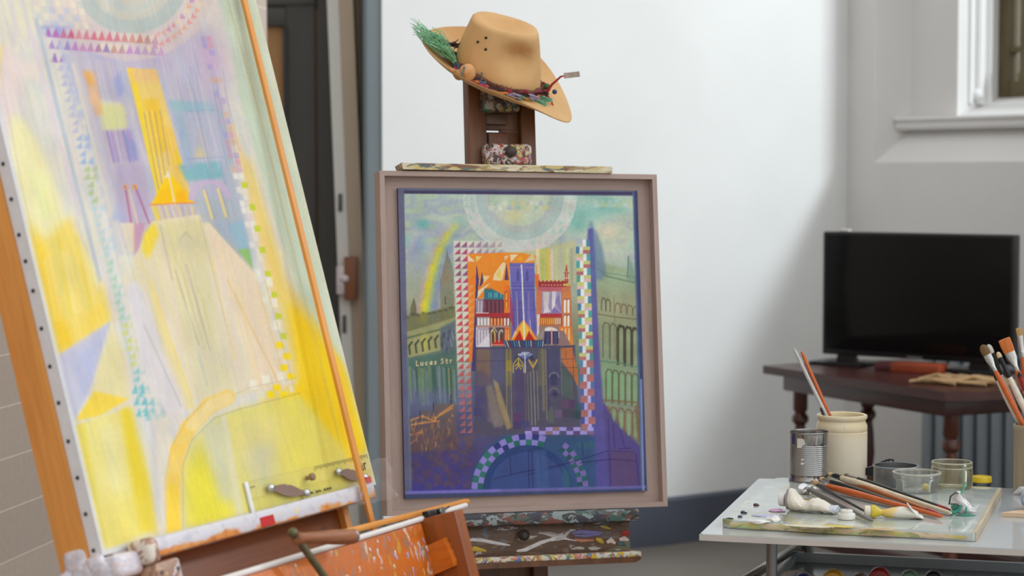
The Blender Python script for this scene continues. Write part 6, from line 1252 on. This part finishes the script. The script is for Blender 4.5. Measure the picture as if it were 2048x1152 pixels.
# ------------------------------------------------------------------ lower shelf
GL = 'paint bottles lying on the lower shelf'
def bottle(label, px, py, Y, r, cap, body, first=None):
    q = atY(px, py, Y); t = thing('paint_bottle', label, 'paint bottle', T(q.x, q.y, .5925) @ RZ(-14), GL)
    b = B(); b.lathe([(r * .55, 0), (r * .85, .002), (r, .008), (r, .030), (r * .8, .032)], 28, T(0, 0, r) @ RX(-90)); b.done('cap', plain(cap[0], S(*cap[1]), .35, var=.06), t)
    b = B(); b.lathe([(r * .4, .031), (r * .55, .034), (r * .58, .040), (r * .58, .066), (r * .5, .068)], 28, T(0, 0, r) @ RX(-90)); b.done('bottle_body', plain(body[0], S(*body[1]), .4, var=.25, scale=30), t)
for a in (('yellow capped paint bottle on the lower shelf under the palette', 1665, 1160, 4.02, .0222, ('yellow_cap', (226, 166, 30)), ('clear_body', (190, 180, 150))),
          ('deep blue capped paint bottle on the lower shelf, leftmost of the row', 1603, 1168, 4.02, .018, ('ultramarine_cap', (50, 40, 150)), ('white_body', (200, 200, 204))),
          ('small brownish capped paint bottle between the yellow and the red caps', 1718, 1166, 4.04, .0165, ('mottled_brown_cap', (140, 110, 90)), ('brown_body', (120, 100, 84))),
          ('red capped paint bottle with a white face on the lower shelf', 1758, 1158, 4.05, .0215, ('red_cap', (176, 40, 34)), ('white_body_b', (206, 200, 200))),
          ('mint green capped paint bottle on the lower shelf, right of the red one', 1818, 1164, 4.05, .0185, ('mint_cap', (120, 160, 130)), ('green_body', (150, 170, 140))),
          ('black capped paint bottle in the middle of the lower shelf row', 1866, 1166, 4.04, .019, ('black_cap', (36, 34, 40)), ('black_body', (60, 58, 62))),
          ('purple capped paint bottle on the lower shelf, rightmost of the row', 1994, 1170, 4.0, .0175, ('purple_cap', (84, 50, 120)), ('violet_body', (120, 100, 150)))): bottle(*a)
p = atY(1572, 1160, 4.07); o = B().tube([(-.02, 0, .010), (.0, .004, .020), (.03, .012, .022), (.07, .016, .012)], [.006, .014, .015, .006], 12).done('rag', plain('stained_white_rag', S(196, 186, 184), .9, var=.12, scale=40, bump=.5), None, T(p.x, p.y, .5925)); tag(o, 'crumpled white rag at the left end of the lower shelf, behind the blue cap', 'rag')
p = atY(1912, 1160, 4.05); b = B(); b.tube([(-.009, 0, .002), (-.011, 0, .020), (-.004, 0, .030), (.008, 0, .028), (.010, 0, .018), (.012, 0, .002)], .0018, 8); o = b.done('wire_loop', M_grey_metal, None, T(p.x, p.y, .5925) @ RZ(-14)); tag(o, 'bent silver wire loop standing on the lower shelf right of the black cap', 'wire')

# ------------------------------------------------------------------ light: daylight in the room and through the tall window
w = bpy.data.worlds.new('daylight'); SC.world = w; w.use_nodes = True
nt = w.node_tree; bg = nt.nodes['Background']; tcn = nt.nodes.new('ShaderNodeTexCoord'); sx = nt.nodes.new('ShaderNodeSeparateXYZ'); rp = nt.nodes.new('ShaderNodeValToRGB')
nt.links.new(tcn.outputs['Generated'], sx.inputs[0]); mr = nt.nodes.new('ShaderNodeMapRange'); mr.inputs[1].default_value = -1; nt.links.new(sx.outputs[2], mr.inputs[0]); nt.links.new(mr.outputs[0], rp.inputs[0])
rp.color_ramp.elements[0].position = .3; rp.color_ramp.elements[0].color = (.36, .34, .31, 1); rp.color_ramp.elements[1].position = .75; rp.color_ramp.elements[1].color = (.95, .98, 1.0, 1)
# brighter toward the window side of the room
dt = nt.nodes.new('ShaderNodeVectorMath'); dt.operation = 'DOT_PRODUCT'; dt.inputs[1].default_value = (.92, -.25, .30); nt.links.new(tcn.outputs['Generated'], dt.inputs[0])
m2 = nt.nodes.new('ShaderNodeMapRange'); m2.inputs[1].default_value = -.6; m2.inputs[2].default_value = .9; m2.inputs[3].default_value = .5; m2.inputs[4].default_value = 1.5; nt.links.new(dt.outputs['Value'], m2.inputs[0])
ml = nt.nodes.new('ShaderNodeMath'); ml.operation = 'MULTIPLY'; ml.inputs[1].default_value = WORLD; nt.links.new(m2.outputs[0], ml.inputs[0]); nt.links.new(ml.outputs[0], bg.inputs[1])
nt.links.new(rp.outputs[0], bg.inputs[0])
def lamp(name, kind, loc, to, energy, size, col=(1, 1, 1), sy=None):
    l = bpy.data.lights.new(name, kind); o = bpy.data.objects.new(name, l); COL.objects.link(o); l.energy = energy; l.color = col
    if kind == 'AREA':
        l.size = size
        if sy: l.shape = 'RECTANGLE'; l.size_y = sy
    o.location = loc; o.rotation_euler = (Vector(to) - Vector(loc)).to_track_quat('-Z', 'Y').to_euler(); return o
sky = Vector((CX - E.x * 2.6 + W.x * 5.6, CY - E.y * 2.6 + W.y * 5.6, 5.4))
lamp('window_daylight', 'AREA', sky, (.3, 7.7, 1.5), KEY, 1.0, (.87, .94, 1.0))
